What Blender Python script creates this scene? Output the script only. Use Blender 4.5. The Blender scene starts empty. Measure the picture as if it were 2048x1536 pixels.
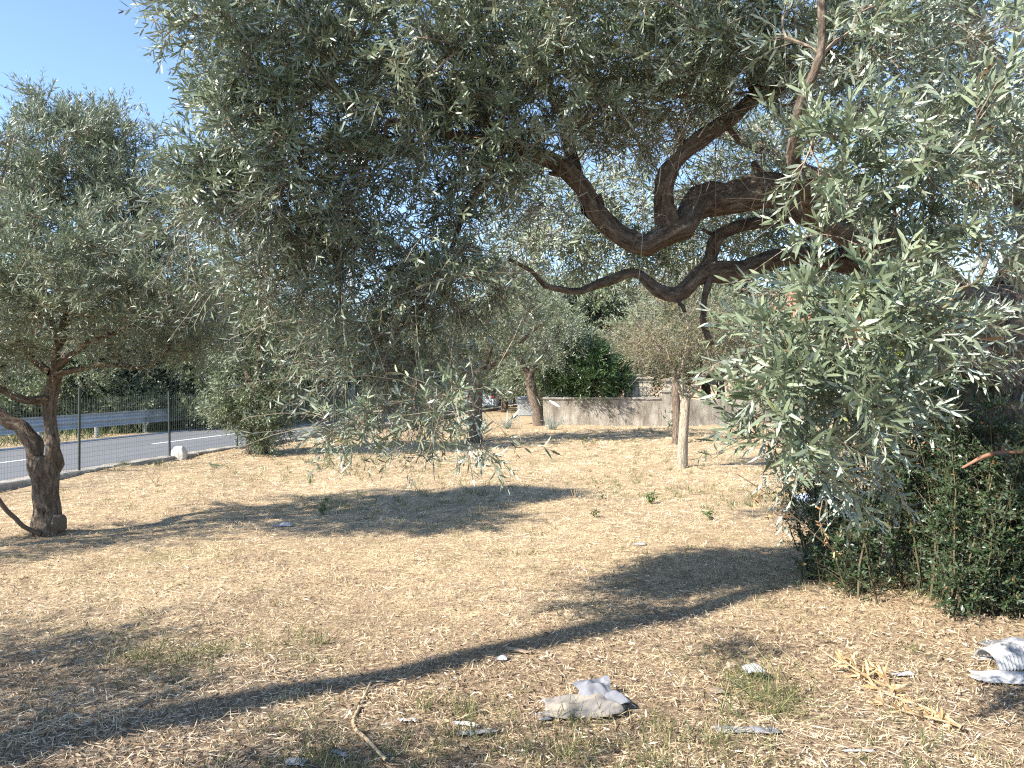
import bpy, bmesh, math, random
import numpy as np
from mathutils import Vector, Matrix

# ------------------------------------------------------------------ camera, sky, sun, exposure
SC = bpy.context.scene
COL = SC.collection
F, CX, HY, H = 1538.0, 1024.0, 745.0, 1.62        # focal length (px of a 2048 wide frame), horizon row, eye height

cam_d = bpy.data.cameras.new('camera')
cam_d.sensor_width = 36.0
cam_d.lens = 36.0 * F / 2048.0
cam_d.shift_y = -(768.0 - HY) / 2048.0
cam_d.clip_start = 0.05
cam_d.clip_end = 3000.0
cam = bpy.data.objects.new('camera', cam_d)
cam.location = (0, 0, H)
cam.rotation_euler = (math.radians(90), 0, 0)
COL.objects.link(cam)
SC.camera = cam

SUN_AZ, SUN_EL = math.radians(31.0), math.radians(37.0)   # shadows run along (cos az, sin az)
sdir = Vector((math.cos(SUN_AZ) * math.cos(SUN_EL), math.sin(SUN_AZ) * math.cos(SUN_EL), -math.sin(SUN_EL)))
W = bpy.data.worlds.new('World')
SC.world = W
W.use_nodes = True
wn = W.node_tree
for n_ in list(wn.nodes):
    wn.nodes.remove(n_)
sky = wn.nodes.new('ShaderNodeTexSky')
sky.sky_type = 'NISHITA'
sky.sun_disc = False
sky.sun_elevation = SUN_EL
sky.sun_rotation = math.atan2(-sdir.x, -sdir.y)
sky.air_density = 0.85
sky.dust_density = 0.1
sky.ozone_density = 2.2
bg = wn.nodes.new('ShaderNodeBackground')
bg.inputs['Strength'].default_value = 0.12
wo = wn.nodes.new('ShaderNodeOutputWorld')
wn.links.new(sky.outputs[0], bg.inputs['Color'])
wn.links.new(bg.outputs[0], wo.inputs['Surface'])

sun_d = bpy.data.lights.new('sun', 'SUN')
sun_d.energy = 5.0
sun_d.angle = math.radians(0.55)
sun_d.color = (1.0, 0.945, 0.865)
sun = bpy.data.objects.new('sun', sun_d)
sun.location = (-20, -12, 20)
sun.rotation_euler = sdir.to_track_quat('-Z', 'Y').to_euler()
COL.objects.link(sun)

SC.view_settings.view_transform = 'Standard'
SC.view_settings.look = 'None'
SC.view_settings.gamma = 1.0
SC.view_settings.use_curve_mapping = False
SC.view_settings.exposure = 1.5
SC.render.engine = 'CYCLES'
SC.cycles.max_bounces = 6
SC.cycles.diffuse_bounces = 3
SC.cycles.glossy_bounces = 2
SC.cycles.transmission_bounces = 4
SC.cycles.transparent_max_bounces = 4
SC.cycles.use_denoising = False
SC.cycles.filter_width = 1.2
SC.cycles.sample_clamp_indirect = 6.0

# ------------------------------------------------------------------ helpers
def P(px, py, Y):
    """world point seen at photo pixel (px, py) at distance Y in front of the eye"""
    return np.array(((px - CX) / F * Y, Y, H - (py - HY) / F * Y))

def G(px, py, z=0.0):
    Y = (H - z) * F / (py - HY)
    return np.array(((px - CX) / F * Y, Y, z))

ROAD_A = math.radians(15.7)
U = np.array((math.sin(ROAD_A), math.cos(ROAD_A)))        # along the road
N = np.array((math.cos(ROAD_A), -math.sin(ROAD_A)))       # from the road into the garden
K0 = np.array((-7.06, 10.6))
ROAD_Z = -0.35

def st(s, t, z=0.0):
    q = K0 + N * s + U * t
    return np.array((q[0], q[1], z))

def t_of_px(px, s):
    m = (px - CX) / F
    b = K0 + N * s
    return (m * b[1] - b[0]) / (U[0] - m * U[1])

def s_of(x, y):
    return (x - K0[0]) * N[0] + (y - K0[1]) * N[1]

_mr = random.Random(3)
MOUNDS = [(_mr.uniform(-7, 7), _mr.uniform(3, 14), _mr.uniform(.28, .55), _mr.uniform(-.02, .045)) for _ in range(70)] + [(3.25, 5.3, 0.9, 0.10), (-5.05, 15.0, 1.3, 0.10), (-4.6, 7.6, 0.6, 0.05)]

def gh(x, y):
    """height of the garden ground"""
    x = np.asarray(x, float); y = np.asarray(y, float)
    z = (0.018 * np.sin(1.3 * x + 0.7 * y + 1.0) + 0.015 * np.sin(-0.9 * x + 1.7 * y) + 0.012 * np.sin(2.9 * x + 1.1 * y + 2.0)
         + 0.008 * np.sin(5.1 * x - 3.7 * y) + 0.007 * np.sin(3.3 * x + 6.1 * y + 0.5))
    for mx, my, r, h in MOUNDS:
        z = z + h * np.exp(-((x - mx) ** 2 + (y - my) ** 2) / (r * r))
    s = s_of(x, y)
    return np.where(s > -0.1, z, ROAD_Z - 0.02)

class Mesh:
    """collects vertices, polygons of any size and one random number per vertex"""
    def __init__(self):
        self.v, self.f, self.r, self.n, self.b = [], [], [], 0, {}
    def add(self, v, faces, rnd=0.5):
        v = np.asarray(v, np.float32).reshape(-1, 3)
        for fa in faces:
            fa = np.asarray(fa, np.int64)
            if fa.size:
                self.f.append(fa + self.n)
        self.v.append(v)
        self.r.append(np.broadcast_to(np.asarray(rnd, np.float32), (len(v),)))
        self.n += len(v)
    def data(self, name, origin=(0, 0, 0), smooth=False):
        me = bpy.data.meshes.new(name)
        v = np.concatenate(self.v) - np.asarray(origin, np.float32)
        me.vertices.add(len(v))
        me.vertices.foreach_set('co', v.astype(np.float32).ravel())
        tot = np.concatenate([np.full(len(a), a.shape[1], np.int32) for a in self.f])
        loops = np.concatenate([a.ravel() for a in self.f]).astype(np.int32)
        me.loops.add(len(loops))
        me.loops.foreach_set('vertex_index', loops)
        me.polygons.add(len(tot))
        start = np.zeros(len(tot), np.int32)
        start[1:] = np.cumsum(tot)[:-1]
        me.polygons.foreach_set('loop_start', start)
        me.polygons.foreach_set('use_smooth', np.full(len(tot), smooth))
        a = me.attributes.new('rnd', 'FLOAT', 'POINT')
        a.data.foreach_set('value', np.concatenate(self.r).astype(np.float32))
        if self.b:
            bk = np.zeros((len(v), 3), np.float32)
            for k_, q in self.b.items(): bk[k_:k_ + len(q)] = q
            me.attributes.new('bk', 'FLOAT_VECTOR', 'POINT').data.foreach_set('vector', bk.ravel())
        me.update(calc_edges=True)
        me.validate()
        return me
    def build(self, name, mat, parent=None, smooth=False, kind=None):
        org = (0, 0, 0) if parent is None else parent.matrix_basis.translation
        me = self.data(name, origin=org, smooth=smooth)
        o = bpy.data.objects.new(name, me)
        me.materials.append(mat)
        COL.objects.link(o)
        if parent is not None:
            o.parent = parent
        if kind:
            o['kind'] = kind
        return o
    def box(self, lo, hi, rnd=0.5):
        x0, y0, z0 = lo; x1, y1, z1 = hi
        v = [(x0, y0, z0), (x1, y0, z0), (x1, y1, z0), (x0, y1, z0), (x0, y0, z1), (x1, y0, z1), (x1, y1, z1), (x0, y1, z1)]
        self.add(v, [[(0, 3, 2, 1), (4, 5, 6, 7), (0, 1, 5, 4), (1, 2, 6, 5), (2, 3, 7, 6), (3, 0, 4, 7)]], rnd)
    def obox(self, c, ax, ay, az, rnd=0.5):
        """box by centre and three half-axis vectors"""
        c, ax, ay, az = (np.asarray(q, float) for q in (c, ax, ay, az))
        v = [c + a * ax + b * ay + d * az for d in (-1, 1) for a, b in ((-1, -1), (1, -1), (1, 1), (-1, 1))]
        self.add(v, [[(0, 3, 2, 1), (4, 5, 6, 7), (0, 1, 5, 4), (1, 2, 6, 5), (2, 3, 7, 6), (3, 0, 4, 7)]], rnd)

def tag(o, label=None, cat=None, group=None, kind=None):
    if label: o['label'] = label
    if cat: o['category'] = cat
    if group: o['group'] = group
    if kind: o['kind'] = kind
    return o

def empty(name, loc, label=None, cat=None, group=None):
    o = bpy.data.objects.new(name, None)
    o.empty_display_size = 0.2
    o.location = [float(q) for q in loc]
    o.matrix_basis = Matrix.Translation([float(q) for q in loc])
    COL.objects.link(o)
    return tag(o, label, cat, group)

def copy_tree(o, loc, rz=0.0, sc=(1, 1, 1), parent=None):
    c = o.copy(); COL.objects.link(c)
    if parent is None:
        c.location = loc; c.rotation_euler = (0, 0, rz); c.scale = sc
    else:
        c.parent = parent
    for ch in [q for q in bpy.data.objects if q.parent == o]:
        copy_tree(ch, None, parent=c)
    return c

def unit(a):
    a = np.asarray(a, float)
    return a / np.maximum(np.linalg.norm(a, axis=-1, keepdims=True), 1e-9)

# ------------------------------------------------------------------ materials
class NT:
    def __init__(self, name):
        self.m = bpy.data.materials.new(name)
        self.m.use_nodes = True
        self.t = self.m.node_tree
        for q in list(self.t.nodes): self.t.nodes.remove(q)
        self.out = self.node('ShaderNodeOutputMaterial')
    def node(self, typ, **kw):
        n = self.t.nodes.new(typ)
        for k, v in kw.items(): setattr(n, k, v)
        return n
    def link(self, a, b): self.t.links.new(a, b)
    def coords(self):
        return self.node('ShaderNodeTexCoord').outputs['Object']
    def noise(self, scale, detail=4.0, rough=0.6, vec=None, sc3=None):
        n = self.node('ShaderNodeTexNoise')
        n.inputs['Scale'].default_value = scale
        n.inputs['Detail'].default_value = detail
        n.inputs['Roughness'].default_value = rough
        v = vec or self.coords()
        if sc3:
            mp = self.node('ShaderNodeMapping'); mp.inputs['Scale'].default_value = sc3
            self.link(v, mp.inputs['Vector']); v = mp.outputs[0]
        self.link(v, n.inputs['Vector'])
        return n.outputs['Fac']
    def ramp(self, fac, stops, mode='LINEAR'):
        r = self.node('ShaderNodeValToRGB')
        r.color_ramp.interpolation = mode
        e = r.color_ramp.elements
        while len(e) > 1: e.remove(e[0])
        e[0].position = stops[0][0]; e[0].color = (*stops[0][1], 1)
        for p, c in stops[1:]:
            q = e.new(p); q.color = (*c, 1)
        self.link(fac, r.inputs[0])
        return r.outputs[0]
    def mix(self, fac, a, b, blend='MIX'):
        n = self.node('ShaderNodeMix', data_type='RGBA', blend_type=blend)
        if isinstance(fac, (int, float)): n.inputs[0].default_value = fac
        else: self.link(fac, n.inputs[0])
        for i, q in ((6, a), (7, b)):
            if isinstance(q, tuple): n.inputs[i].default_value = (*q, 1)
            else: self.link(q, n.inputs[i])
        return n.outputs[2]
    def attr(self, name='rnd'):
        return self.node('ShaderNodeAttribute', attribute_name=name).outputs['Fac']
    def bump(self, h, strength=0.5, dist=0.01):
        b = self.node('ShaderNodeBump')
        b.inputs['Strength'].default_value = strength
        b.inputs['Distance'].default_value = dist
        self.link(h, b.inputs['Height'])
        return b.outputs[0]
    def surf(self, col, rough=0.8, spec=0.3, metal=0.0, bump=None, trans=0.0, trans_col=None):
        p = self.node('ShaderNodeBsdfPrincipled')
        if isinstance(col, tuple): p.inputs['Base Color'].default_value = (*col, 1)
        else: self.link(col, p.inputs['Base Color'])
        if isinstance(rough, (int, float)): p.inputs['Roughness'].default_value = rough
        else: self.link(rough, p.inputs['Roughness'])
        p.inputs['Specular IOR Level'].default_value = spec
        p.inputs['Metallic'].default_value = metal
        if bump is not None: self.link(bump, p.inputs['Normal'])
        sh = p.outputs[0]
        if trans > 0:
            tr = self.node('ShaderNodeBsdfTranslucent')
            c = trans_col if trans_col is not None else col
            if isinstance(c, tuple): tr.inputs[0].default_value = (*c, 1)
            else: self.link(c, tr.inputs[0])
            mx = self.node('ShaderNodeMixShader'); mx.inputs[0].default_value = trans
            self.link(sh, mx.inputs[1]); self.link(tr.outputs[0], mx.inputs[2]); sh = mx.outputs[0]
        self.link(sh, self.out.inputs['Surface'])
        return self.m

def leaf_mat(name, stops, under, rough=0.42, spec=0.5, trans=0.18, under_mix=0.85):
    t = NT(name)
    top = t.ramp(t.attr(), stops)
    geo = t.node('ShaderNodeNewGeometry')
    und = t.mix(under_mix, top, under)
    col = t.mix(geo.outputs['Backfacing'], top, und)
    return t.surf(col, rough=rough, spec=spec, trans=trans, trans_col=top)

def plain(name, col, rough=0.7, spec=0.3, metal=0.0, vary=0.12, scale=6.0, bump=0.0, bscale=40.0):
    t = NT(name)
    c = t.ramp(t.noise(scale, 5), [(0.25, tuple(q * (1 - vary) for q in col)), (0.75, tuple(min(1, q * (1 + vary)) for q in col))])
    b = t.bump(t.noise(bscale, 4), bump, 0.01) if bump else None
    return t.surf(c, rough=rough, spec=spec, metal=metal, bump=b)

M = {}
OLIVE = [(0.0, (0.072, 0.102, 0.050)), (0.35, (0.132, 0.168, 0.094)), (0.7, (0.196, 0.234, 0.140)), (0.93, (0.265, 0.298, 0.185)),
         (0.955, (0.22, 0.22, 0.07)), (0.985, (0.24, 0.15, 0.05)), (1.0, (0.13, 0.07, 0.03))]
M['olive'] = leaf_mat('olive_leaf', OLIVE, (0.37, 0.415, 0.34), rough=0.42, spec=0.65, trans=0.18)
M['olive_far'] = leaf_mat('olive_leaf_far', [(0.0, (0.058, 0.080, 0.034)), (0.5, (0.125, 0.150, 0.078)), (1.0, (0.205, 0.226, 0.125))], (0.32, 0.355, 0.265), rough=0.5, spec=0.35)
M['olive_pale'] = leaf_mat('pale_dry_leaf', [(0.0, (0.085, 0.085, 0.045)), (0.6, (0.16, 0.15, 0.085)), (1.0, (0.24, 0.19, 0.09))], (0.25, 0.24, 0.17), rough=0.6, spec=0.2)
M['shrub'] = leaf_mat('dark_shrub_leaf', [(0.0, (0.018, 0.034, 0.014)), (0.5, (0.036, 0.064, 0.024)), (0.90, (0.065, 0.105, 0.042)), (0.93, (0.22, 0.13, 0.06)), (1.0, (0.28, 0.15, 0.07))], (0.10, 0.13, 0.08), rough=0.35, spec=0.5, under_mix=0.7)
M['oleander'] = leaf_mat('oleander_leaf', [(0.0, (0.03, 0.06, 0.02)), (0.6, (0.06, 0.115, 0.035)), (1.0, (0.10, 0.17, 0.05))], (0.09, 0.14, 0.06), rough=0.4)
M['yellow_green'] = leaf_mat('yellow_green_leaf', [(0.0, (0.07, 0.10, 0.016)), (0.6, (0.15, 0.19, 0.03)), (1.0, (0.25, 0.26, 0.045))], (0.16, 0.19, 0.06), rough=0.5, trans=0.3)

def bark_mat(name, dark, mid, light):
    t = NT(name)
    at = t.node('ShaderNodeAttribute', attribute_name='bk').outputs['Vector']
    furrow = t.noise(34, 5, 0.65, vec=at, sc3=(1, 1, 0.30))
    plates = t.noise(75, 4, 0.6, vec=at, sc3=(1, 1, 0.5))
    big = t.noise(7, 4, 0.6)
    h = t.node('ShaderNodeMath', operation='MULTIPLY_ADD'); h.inputs[1].default_value = 0.35
    t.link(plates, h.inputs[0]); t.link(furrow, h.inputs[2])
    c = t.ramp(h.outputs[0], [(0.48, dark), (0.66, mid), (0.86, light)])
    c = t.mix(t.ramp(big, [(0.4, (0, 0, 0)), (0.7, (0.5, 0.5, 0.5))]), c, mid)
    return t.surf(c, rough=0.92, spec=0.12, bump=t.bump(h.outputs[0], 0.9, 0.035))
M['bark'] = bark_mat('olive_bark', (0.040, 0.028, 0.020), (0.125, 0.095, 0.070), (0.26, 0.215, 0.170))
M['pale_bark'] = bark_mat('pale_grey_bark', (0.13, 0.10, 0.07), (0.31, 0.265, 0.20), (0.42, 0.38, 0.31))
t = NT('twig_bark')
M['twig'] = t.surf(t.ramp(t.attr(), [(0.0, (0.085, 0.060, 0.042)), (0.5, (0.19, 0.145, 0.105)), (1.0, (0.36, 0.30, 0.23))]), rough=0.85, spec=0.2)

# dry lawn: straw, bare soil, mulch and a tinge of green
t = NT('dry_lawn')
big = t.noise(0.55, 4, 0.6)
mid = t.noise(4.5, 5, 0.65)
fine = t.noise(55, 5, 0.75, sc3=(1.0, 0.55, 1.0))
strw = t.ramp(fine, [(0.30, (0.16, 0.108, 0.062)), (0.45, (0.37, 0.272, 0.155)), (0.58, (0.56, 0.440, 0.285)), (0.72, (0.68, 0.565, 0.39))])
soil = t.ramp(fine, [(0.3, (0.13, 0.088, 0.055)), (0.55, (0.27, 0.19, 0.122)), (0.75, (0.44, 0.33, 0.22))])
lawn = t.mix(t.ramp(mid, [(0.40, (0, 0, 0)), (0.66, (0.75, 0.75, 0.75))]), strw, soil)
sx = t.node('ShaderNodeSeparateXYZ'); t.link(t.coords(), sx.inputs[0])
mr = t.node('ShaderNodeMapRange'); mr.inputs['From Min'].default_value = 6.0; mr.inputs['From Max'].default_value = 3.2; mr.inputs['To Max'].default_value = 0.8
ad = t.node('ShaderNodeMath', operation='MULTIPLY_ADD'); ad.inputs[1].default_value = 2.2; ad.inputs[2].default_value = -1.1
t.link(t.noise(1.3, 5, 0.65), ad.inputs[0])
sm = t.node('ShaderNodeMath', operation='ADD'); t.link(ad.outputs[0], sm.inputs[0]); t.link(sx.outputs['Y'], sm.inputs[1]); t.link(sm.outputs[0], mr.inputs['Value'])
mulch = t.ramp(fine, [(0.32, (0.085, 0.058, 0.040)), (0.5, (0.20, 0.145, 0.10)), (0.68, (0.36, 0.28, 0.20)), (0.8, (0.50, 0.42, 0.32))])
lawn = t.mix(mr.outputs[0], lawn, mulch)
green = t.ramp(fine, [(0.3, (0.07, 0.078, 0.03)), (0.6, (0.20, 0.20, 0.085)), (0.75, (0.34, 0.31, 0.16))])
lawn = t.mix(t.ramp(big, [(0.55, (0, 0, 0)), (0.72, (0.55, 0.55, 0.55))]), lawn, green)
M['ground'] = t.surf(lawn, rough=0.95, spec=0.1, bump=t.bump(fine, 0.8, 0.03))

t = NT('straw')
M['straw'] = t.surf(t.ramp(t.attr(), [(0.0, (0.19, 0.13, 0.075)), (0.22, (0.38, 0.275, 0.15)), (0.5, (0.60, 0.465, 0.285)), (0.8, (0.74, 0.61, 0.42)), (1.0, (0.82, 0.73, 0.57))]), rough=0.75, spec=0.25, trans=0.12)
t = NT('leaf_litter')
M['litter'] = t.surf(t.ramp(t.attr(), [(0.0, (0.07, 0.046, 0.03)), (0.3, (0.18, 0.12, 0.078)), (0.6, (0.36, 0.26, 0.165)), (0.85, (0.50, 0.40, 0.29)), (1.0, (0.66, 0.58, 0.47))]), rough=0.7, spec=0.3, trans=0.08)
t = NT('green_blade')
M['grass'] = t.surf(t.ramp(t.attr(), [(0.0, (0.05, 0.075, 0.025)), (0.4, (0.10, 0.13, 0.045)), (0.7, (0.20, 0.20, 0.08)), (1.0, (0.40, 0.33, 0.17))]), rough=0.5, spec=0.3, trans=0.25)
# ------------------------------------------------------------------ plants: tubes, leaves, sprays, branching
def catmull(pts, step):
    pts = np.asarray(pts, float)
    q = np.vstack([2 * pts[0] - pts[1], pts, 2 * pts[-1] - pts[-2]])
    out = []
    for i in range(1, len(q) - 2):
        p0, p1, p2, p3 = q[i - 1], q[i], q[i + 1], q[i + 2]
        k = max(2, int(np.linalg.norm((p2 - p1)[:3]) / step))
        for t in np.linspace(0, 1, k, endpoint=False):
            out.append(0.5 * ((2 * p1) + (p2 - p0) * t + (2 * p0 - 5 * p1 + 4 * p2 - p3) * t * t + (3 * p1 - p0 - 3 * p2 + p3) * t ** 3))
    out.append(pts[-1])
    out = np.array(out)
    out[:, 3:] = np.maximum(out[:, 3:], 0.001)
    return out

def frames(p):
    """tangent and two normals along a polyline, without sudden twists"""
    d = np.gradient(p, axis=0) if len(p) > 2 else np.repeat((p[1:] - p[:1]), 2, 0)
    d = unit(d)
    ref = np.array((0, 0, 1.0)) if abs(d[0, 2]) < 0.8 else np.array((1.0, 0, 0))
    a = np.zeros_like(p); b = np.zeros_like(p)
    u = unit(np.cross(d[0], ref))
    for i in range(len(p)):
        u = unit(u - d[i] * np.dot(u, d[i]))
        a[i] = u; b[i] = np.cross(d[i], u)
    return d, a, b

def tube(mesh, p, r, sides=5, rnd=0.5, gnarl=0.0, cap=True, rng=None):
    p = np.asarray(p, float); r = np.asarray(r, float)
    k = len(p)
    d, a, b = frames(p)
    th = np.linspace(0, 2 * math.pi, sides, endpoint=False)
    rr = np.repeat(r[:, None], sides, 1)
    if gnarl > 0:
        ph = rng.uniform(0, 6.28, 8)
        L = np.concatenate([[0], np.cumsum(np.linalg.norm(np.diff(p, axis=0), axis=1))])[:, None] / max(r.mean(), 0.02)
        T = th[None, :] + 0.15 * np.sin(L * 0.5 + ph[0])
        n = (0.50 * np.sin(2 * T + 0.35 * L + ph[1]) + 0.55 * np.sin(3 * T - 0.22 * L + ph[2]) + 0.40 * np.sin(5 * T + 0.45 * L + ph[3])
             + 0.30 * np.sin(8 * T - 0.6 * L + ph[4]) + 0.35 * np.sin(1.3 * L + 2 * T + ph[5]) * np.sin(0.7 * L + ph[6])
             + 0.22 * np.sin(13 * T + 1.1 * L + ph[7]))
        rr = rr * (1 + gnarl * n)
    v = p[:, None, :] + rr[:, :, None] * (np.cos(th)[None, :, None] * a[:, None, :] + np.sin(th)[None, :, None] * b[:, None, :])
    i = np.arange(k - 1)[:, None] * sides; j = np.arange(sides)[None, :]; j2 = (j + 1) % sides
    f = np.stack([i + j, i + j2, i + sides + j2, i + sides + j], -1).reshape(-1, 4)
    faces = [f]
    v = v.reshape(-1, 3)
    if cap:
        faces.append(np.array([[(k - 1) * sides + q for q in range(sides)]]))
    if gnarl > 0:
        Lm = np.concatenate([[0], np.cumsum(np.linalg.norm(np.diff(p, axis=0), axis=1))])
        rm = r[:, None]
        mesh.b[mesh.n] = np.stack([np.cos(th)[None, :] * rm, np.sin(th)[None, :] * rm, np.repeat(Lm[:, None], sides, 1)], -1).reshape(-1, 3) + rng.uniform(0, 9, 3)
    mesh.add(v, faces, rnd)

def add_leaves(mesh, base, d, n, L, Wd, rnd, kind=2, curl=0.12):
    """leaf blades as flat-shaded shapes: kind 1 = four corners, kind 2 = six corners bent along its length, kind 3 = with a folded midrib"""
    m = len(base)
    if m == 0: return
    d = unit(d); s = unit(np.cross(d, n)); n = np.cross(s, d)
    L = L[:, None]; Wd = Wd[:, None]
    c = np.broadcast_to(np.asarray(curl, float), (m,))[:, None]
    pt = lambda t, w: base + d * L * t + s * Wd * w - n * L * c * (t * t * 1.3)
    idx = np.arange(m)[:, None]
    if kind == 1:
        v = np.stack([pt(0, 0), pt(0.45, 0.5), pt(1, 0), pt(0.45, -0.5)], 1)
        mesh.add(v, [idx * 4 + np.array([0, 1, 2, 3])], np.repeat(rnd, 4))
    elif kind == 2:
        v = np.stack([pt(0, 0), pt(0.30, 0.46), pt(0.72, 0.40), pt(1, 0), pt(0.72, -0.40), pt(0.30, -0.46)], 1)
        mesh.add(v, [np.concatenate([idx * 6 + np.array([0, 1, 5]), idx * 6 + np.array([2, 3, 4])]), idx * 6 + np.array([1, 2, 4, 5])], np.repeat(rnd, 6))
    else:
        dn = -n * Wd * 0.14
        v = np.stack([pt(0, 0), pt(0.25, 0.42), pt(0.28, 0) + dn, pt(0.25, -0.42), pt(0.62, 0.5), pt(0.64, 0) + dn, pt(0.62, -0.5), pt(0.88, 0.26), pt(0.88, -0.26), pt(1, 0)], 1)
        q = idx * 10
        tri = np.concatenate([q + np.array(z) for z in ([0, 1, 2], [0, 2, 3], [4, 7, 5], [5, 8, 6], [7, 9, 5], [5, 9, 8])])
        quad = np.concatenate([q + np.array([1, 4, 5, 2]), q + np.array([2, 5, 6, 3])])
        mesh.add(v, [tri, quad], np.repeat(rnd, 10))

def sprays(rng, base, d, L, pairs, leaf_len, leaf_w, droop, up=0.25, jit=0.35, spread=0.95, bare=0.25):
    """leafy shoots: opposite leaf pairs along a bent stem. Returns leaf arrays and the stem polylines."""
    T = len(base)
    d = unit(d)
    K = pairs
    r0 = rng.normal(size=(T, 3)); r0 = unit(r0 - d * (r0 * d).sum(1, keepdims=True))
    r1 = np.cross(d, r0)
    tt = np.linspace(bare, 1.0, K)
    B, D, Nn, LL, WW, RR = [], [], [], [], [], []
    g = np.array((0, 0, -1.0))
    rt = rng.uniform(0, 1, T)
    for k, t in enumerate(tt):
        p = base + d * (L * t)[:, None] + g * (L * droop * t * t)[:, None]
        tang = unit(d + g * (2 * droop * t)[:, None])
        rad = r0 if k % 2 == 0 else r1
        for sgn in (1, -1):
            keep = rng.uniform(size=T) < 0.92
            ang = spread * (1 - 0.45 * t) * rng.uniform(0.75, 1.2, T)
            ld = tang * np.cos(ang)[:, None] + sgn * rad * np.sin(ang)[:, None] + rng.normal(size=(T, 3)) * jit * 0.5
            ld[:, 2] += up * rng.uniform(0.3, 1.0, T)
            ld = unit(ld)
            nn = unit(tang - ld * (tang * ld).sum(1, keepdims=True) + rng.normal(size=(T, 3)) * jit)
            ln = leaf_len * rng.uniform(0.72, 1.12, T) * (0.72 + 0.5 * math.sin(math.pi * min(1, 0.25 + 0.62 * t)))
            if t > 0.9: ln = ln * 0.75
            B.append(p[keep]); D.append(ld[keep]); Nn.append(nn[keep]); LL.append(ln[keep])
            WW.append((ln * leaf_w * rng.uniform(0.85, 1.15, T))[keep])
            RR.append(np.clip(0.72 * rt + 0.28 * rng.uniform(size=T) + (rng.uniform(size=T) > 0.985) * 0.3 + 0.10 * (t - 0.5), 0, 1)[keep])
    stems = np.stack([base + d * (L * t)[:, None] + g * (L * droop * t * t)[:, None] for t in (0.0, 0.5, 1.0)], 1)
    return (np.concatenate(B), np.concatenate(D), np.concatenate(Nn), np.concatenate(LL), np.concatenate(WW), np.concatenate(RR)), stems

def add_stems(mesh, stems, r0, r1, rng):
    """thin three-sided stems for many shoots at once"""
    T, K, _ = stems.shape
    if T == 0: return
    d = unit(np.gradient(stems, axis=1))
    ref = np.broadcast_to(np.array((0.31, 0.22, 0.92)), d.shape)
    a = unit(np.cross(d, ref)); b = np.cross(d, a)
    rad = np.linspace(r0, r1, K)[None, :, None] if np.isscalar(r0) else r0[:, None, None] * np.linspace(1, 0.5, K)[None, :, None]
    ring = [stems + rad * (math.cos(q) * a + math.sin(q) * b) for q in (0, 2.094, 4.189)]
    v = np.stack(ring, 2)                                    # T,K,3,3
    t0 = (np.arange(T) * K * 3)[:, None, None]
    k = (np.arange(K - 1) * 3)[None, :, None]
    j = np.arange(3)[None, None, :]; j2 = (j + 1) % 3
    f = np.stack([t0 + k + j, t0 + k + j2, t0 + k + 3 + j2, t0 + k + 3 + j], -1).reshape(-1, 4)
    mesh.add(v.reshape(-1, 3), [f], np.repeat(rng.uniform(0.1, 1, T), K * 3))

def in_blobs(rng, blobs, n):
    """points spread through a set of ellipsoids (x, y, z, rx, ry, rz, weight), more of them towards the outside"""
    w = np.array([b[6] for b in blobs], float); w /= w.sum()
    out = []
    for b, k in zip(blobs, rng.multinomial(n, w)):
        q = unit(rng.normal(size=(k, 3))) * (rng.uniform(0.05, 1, (k, 1)) ** 0.42)
        out.append(np.array(b[:3]) + q * np.array(b[3:6]))
    return np.concatenate(out)

def branch_out(rng, limbs, attr, step=0.12, arch=0.12, wob=0.12, tip_r=0.0022, power=0.42):
    """grow thin branches from the limbs to every attractor; returns chains of (points, radii)"""
    pos = [l[:, :3] for l in limbs]
    P0 = np.concatenate(pos)
    R0 = np.concatenate([l[:, 3] for l in limbs])
    cap = len(P0) + len(attr) * 40
    pts = np.zeros((cap, 3)); par = np.full(cap, -1, int); tips = np.zeros(cap); fix = np.zeros(cap); dirs = np.zeros((cap, 3))
    n = len(P0); pts[:n] = P0; fix[:n] = R0
    i = 0
    for l in limbs:
        dirs[i:i + len(l)] = unit(np.gradient(l[:, :3], axis=0)); i += len(l)
    d0 = np.array([((P0 - a) ** 2).sum(1).min() for a in attr])
    chains = []
    for ai in np.argsort(d0):
        a = attr[ai]
        df = pts[:n] - a
        dd = np.sqrt((df ** 2).sum(1))
        back = -(df * dirs[:n]).sum(1) / np.maximum(dd, 1e-6)      # prefer growing onward
        j = int(np.argmin(dd * (1.25 - 0.3 * back)))
        L = dd[j]
        k = int(min(38, max(3, math.ceil(L / step))))
        t = np.linspace(0, 1, k + 1)[1:, None]
        c = pts[j] + (a - pts[j]) * 0.45 + dirs[j] * L * 0.18 + np.array((0, 0, 1.0)) * arch * L + rng.normal(size=3) * wob * L
        q = (1 - t) ** 2 * pts[j] + 2 * t * (1 - t) * c + t * t * a
        q[:-1] += rng.normal(size=(k - 1, 3)) * 0.05 * step * np.minimum(1, L)
        idx = np.arange(n, n + k)
        pts[idx] = q; par[idx] = np.concatenate([[j], idx[:-1]])
        dirs[idx] = unit(np.diff(np.vstack([pts[j], q]), axis=0))
        chains.append((j, idx))
        n += k
        if n > cap - 45: break
    for j, idx in reversed(chains):
        pass
    for j, idx in chains:
        q = idx[-1]
        while q >= 0:
            tips[q] += 1; q = par[q]
    rad = tip_r * np.maximum(tips, 1) ** power
    out = []
    for j, idx in chains:
        r_at = min(rad[idx[0]] * 1.15, fix[j] * 0.8 if fix[j] > 0 else rad[j])
        out.append((np.vstack([pts[j], pts[idx]]), np.concatenate([[r_at], np.minimum(rad[idx], r_at)])))
    return out

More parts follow.
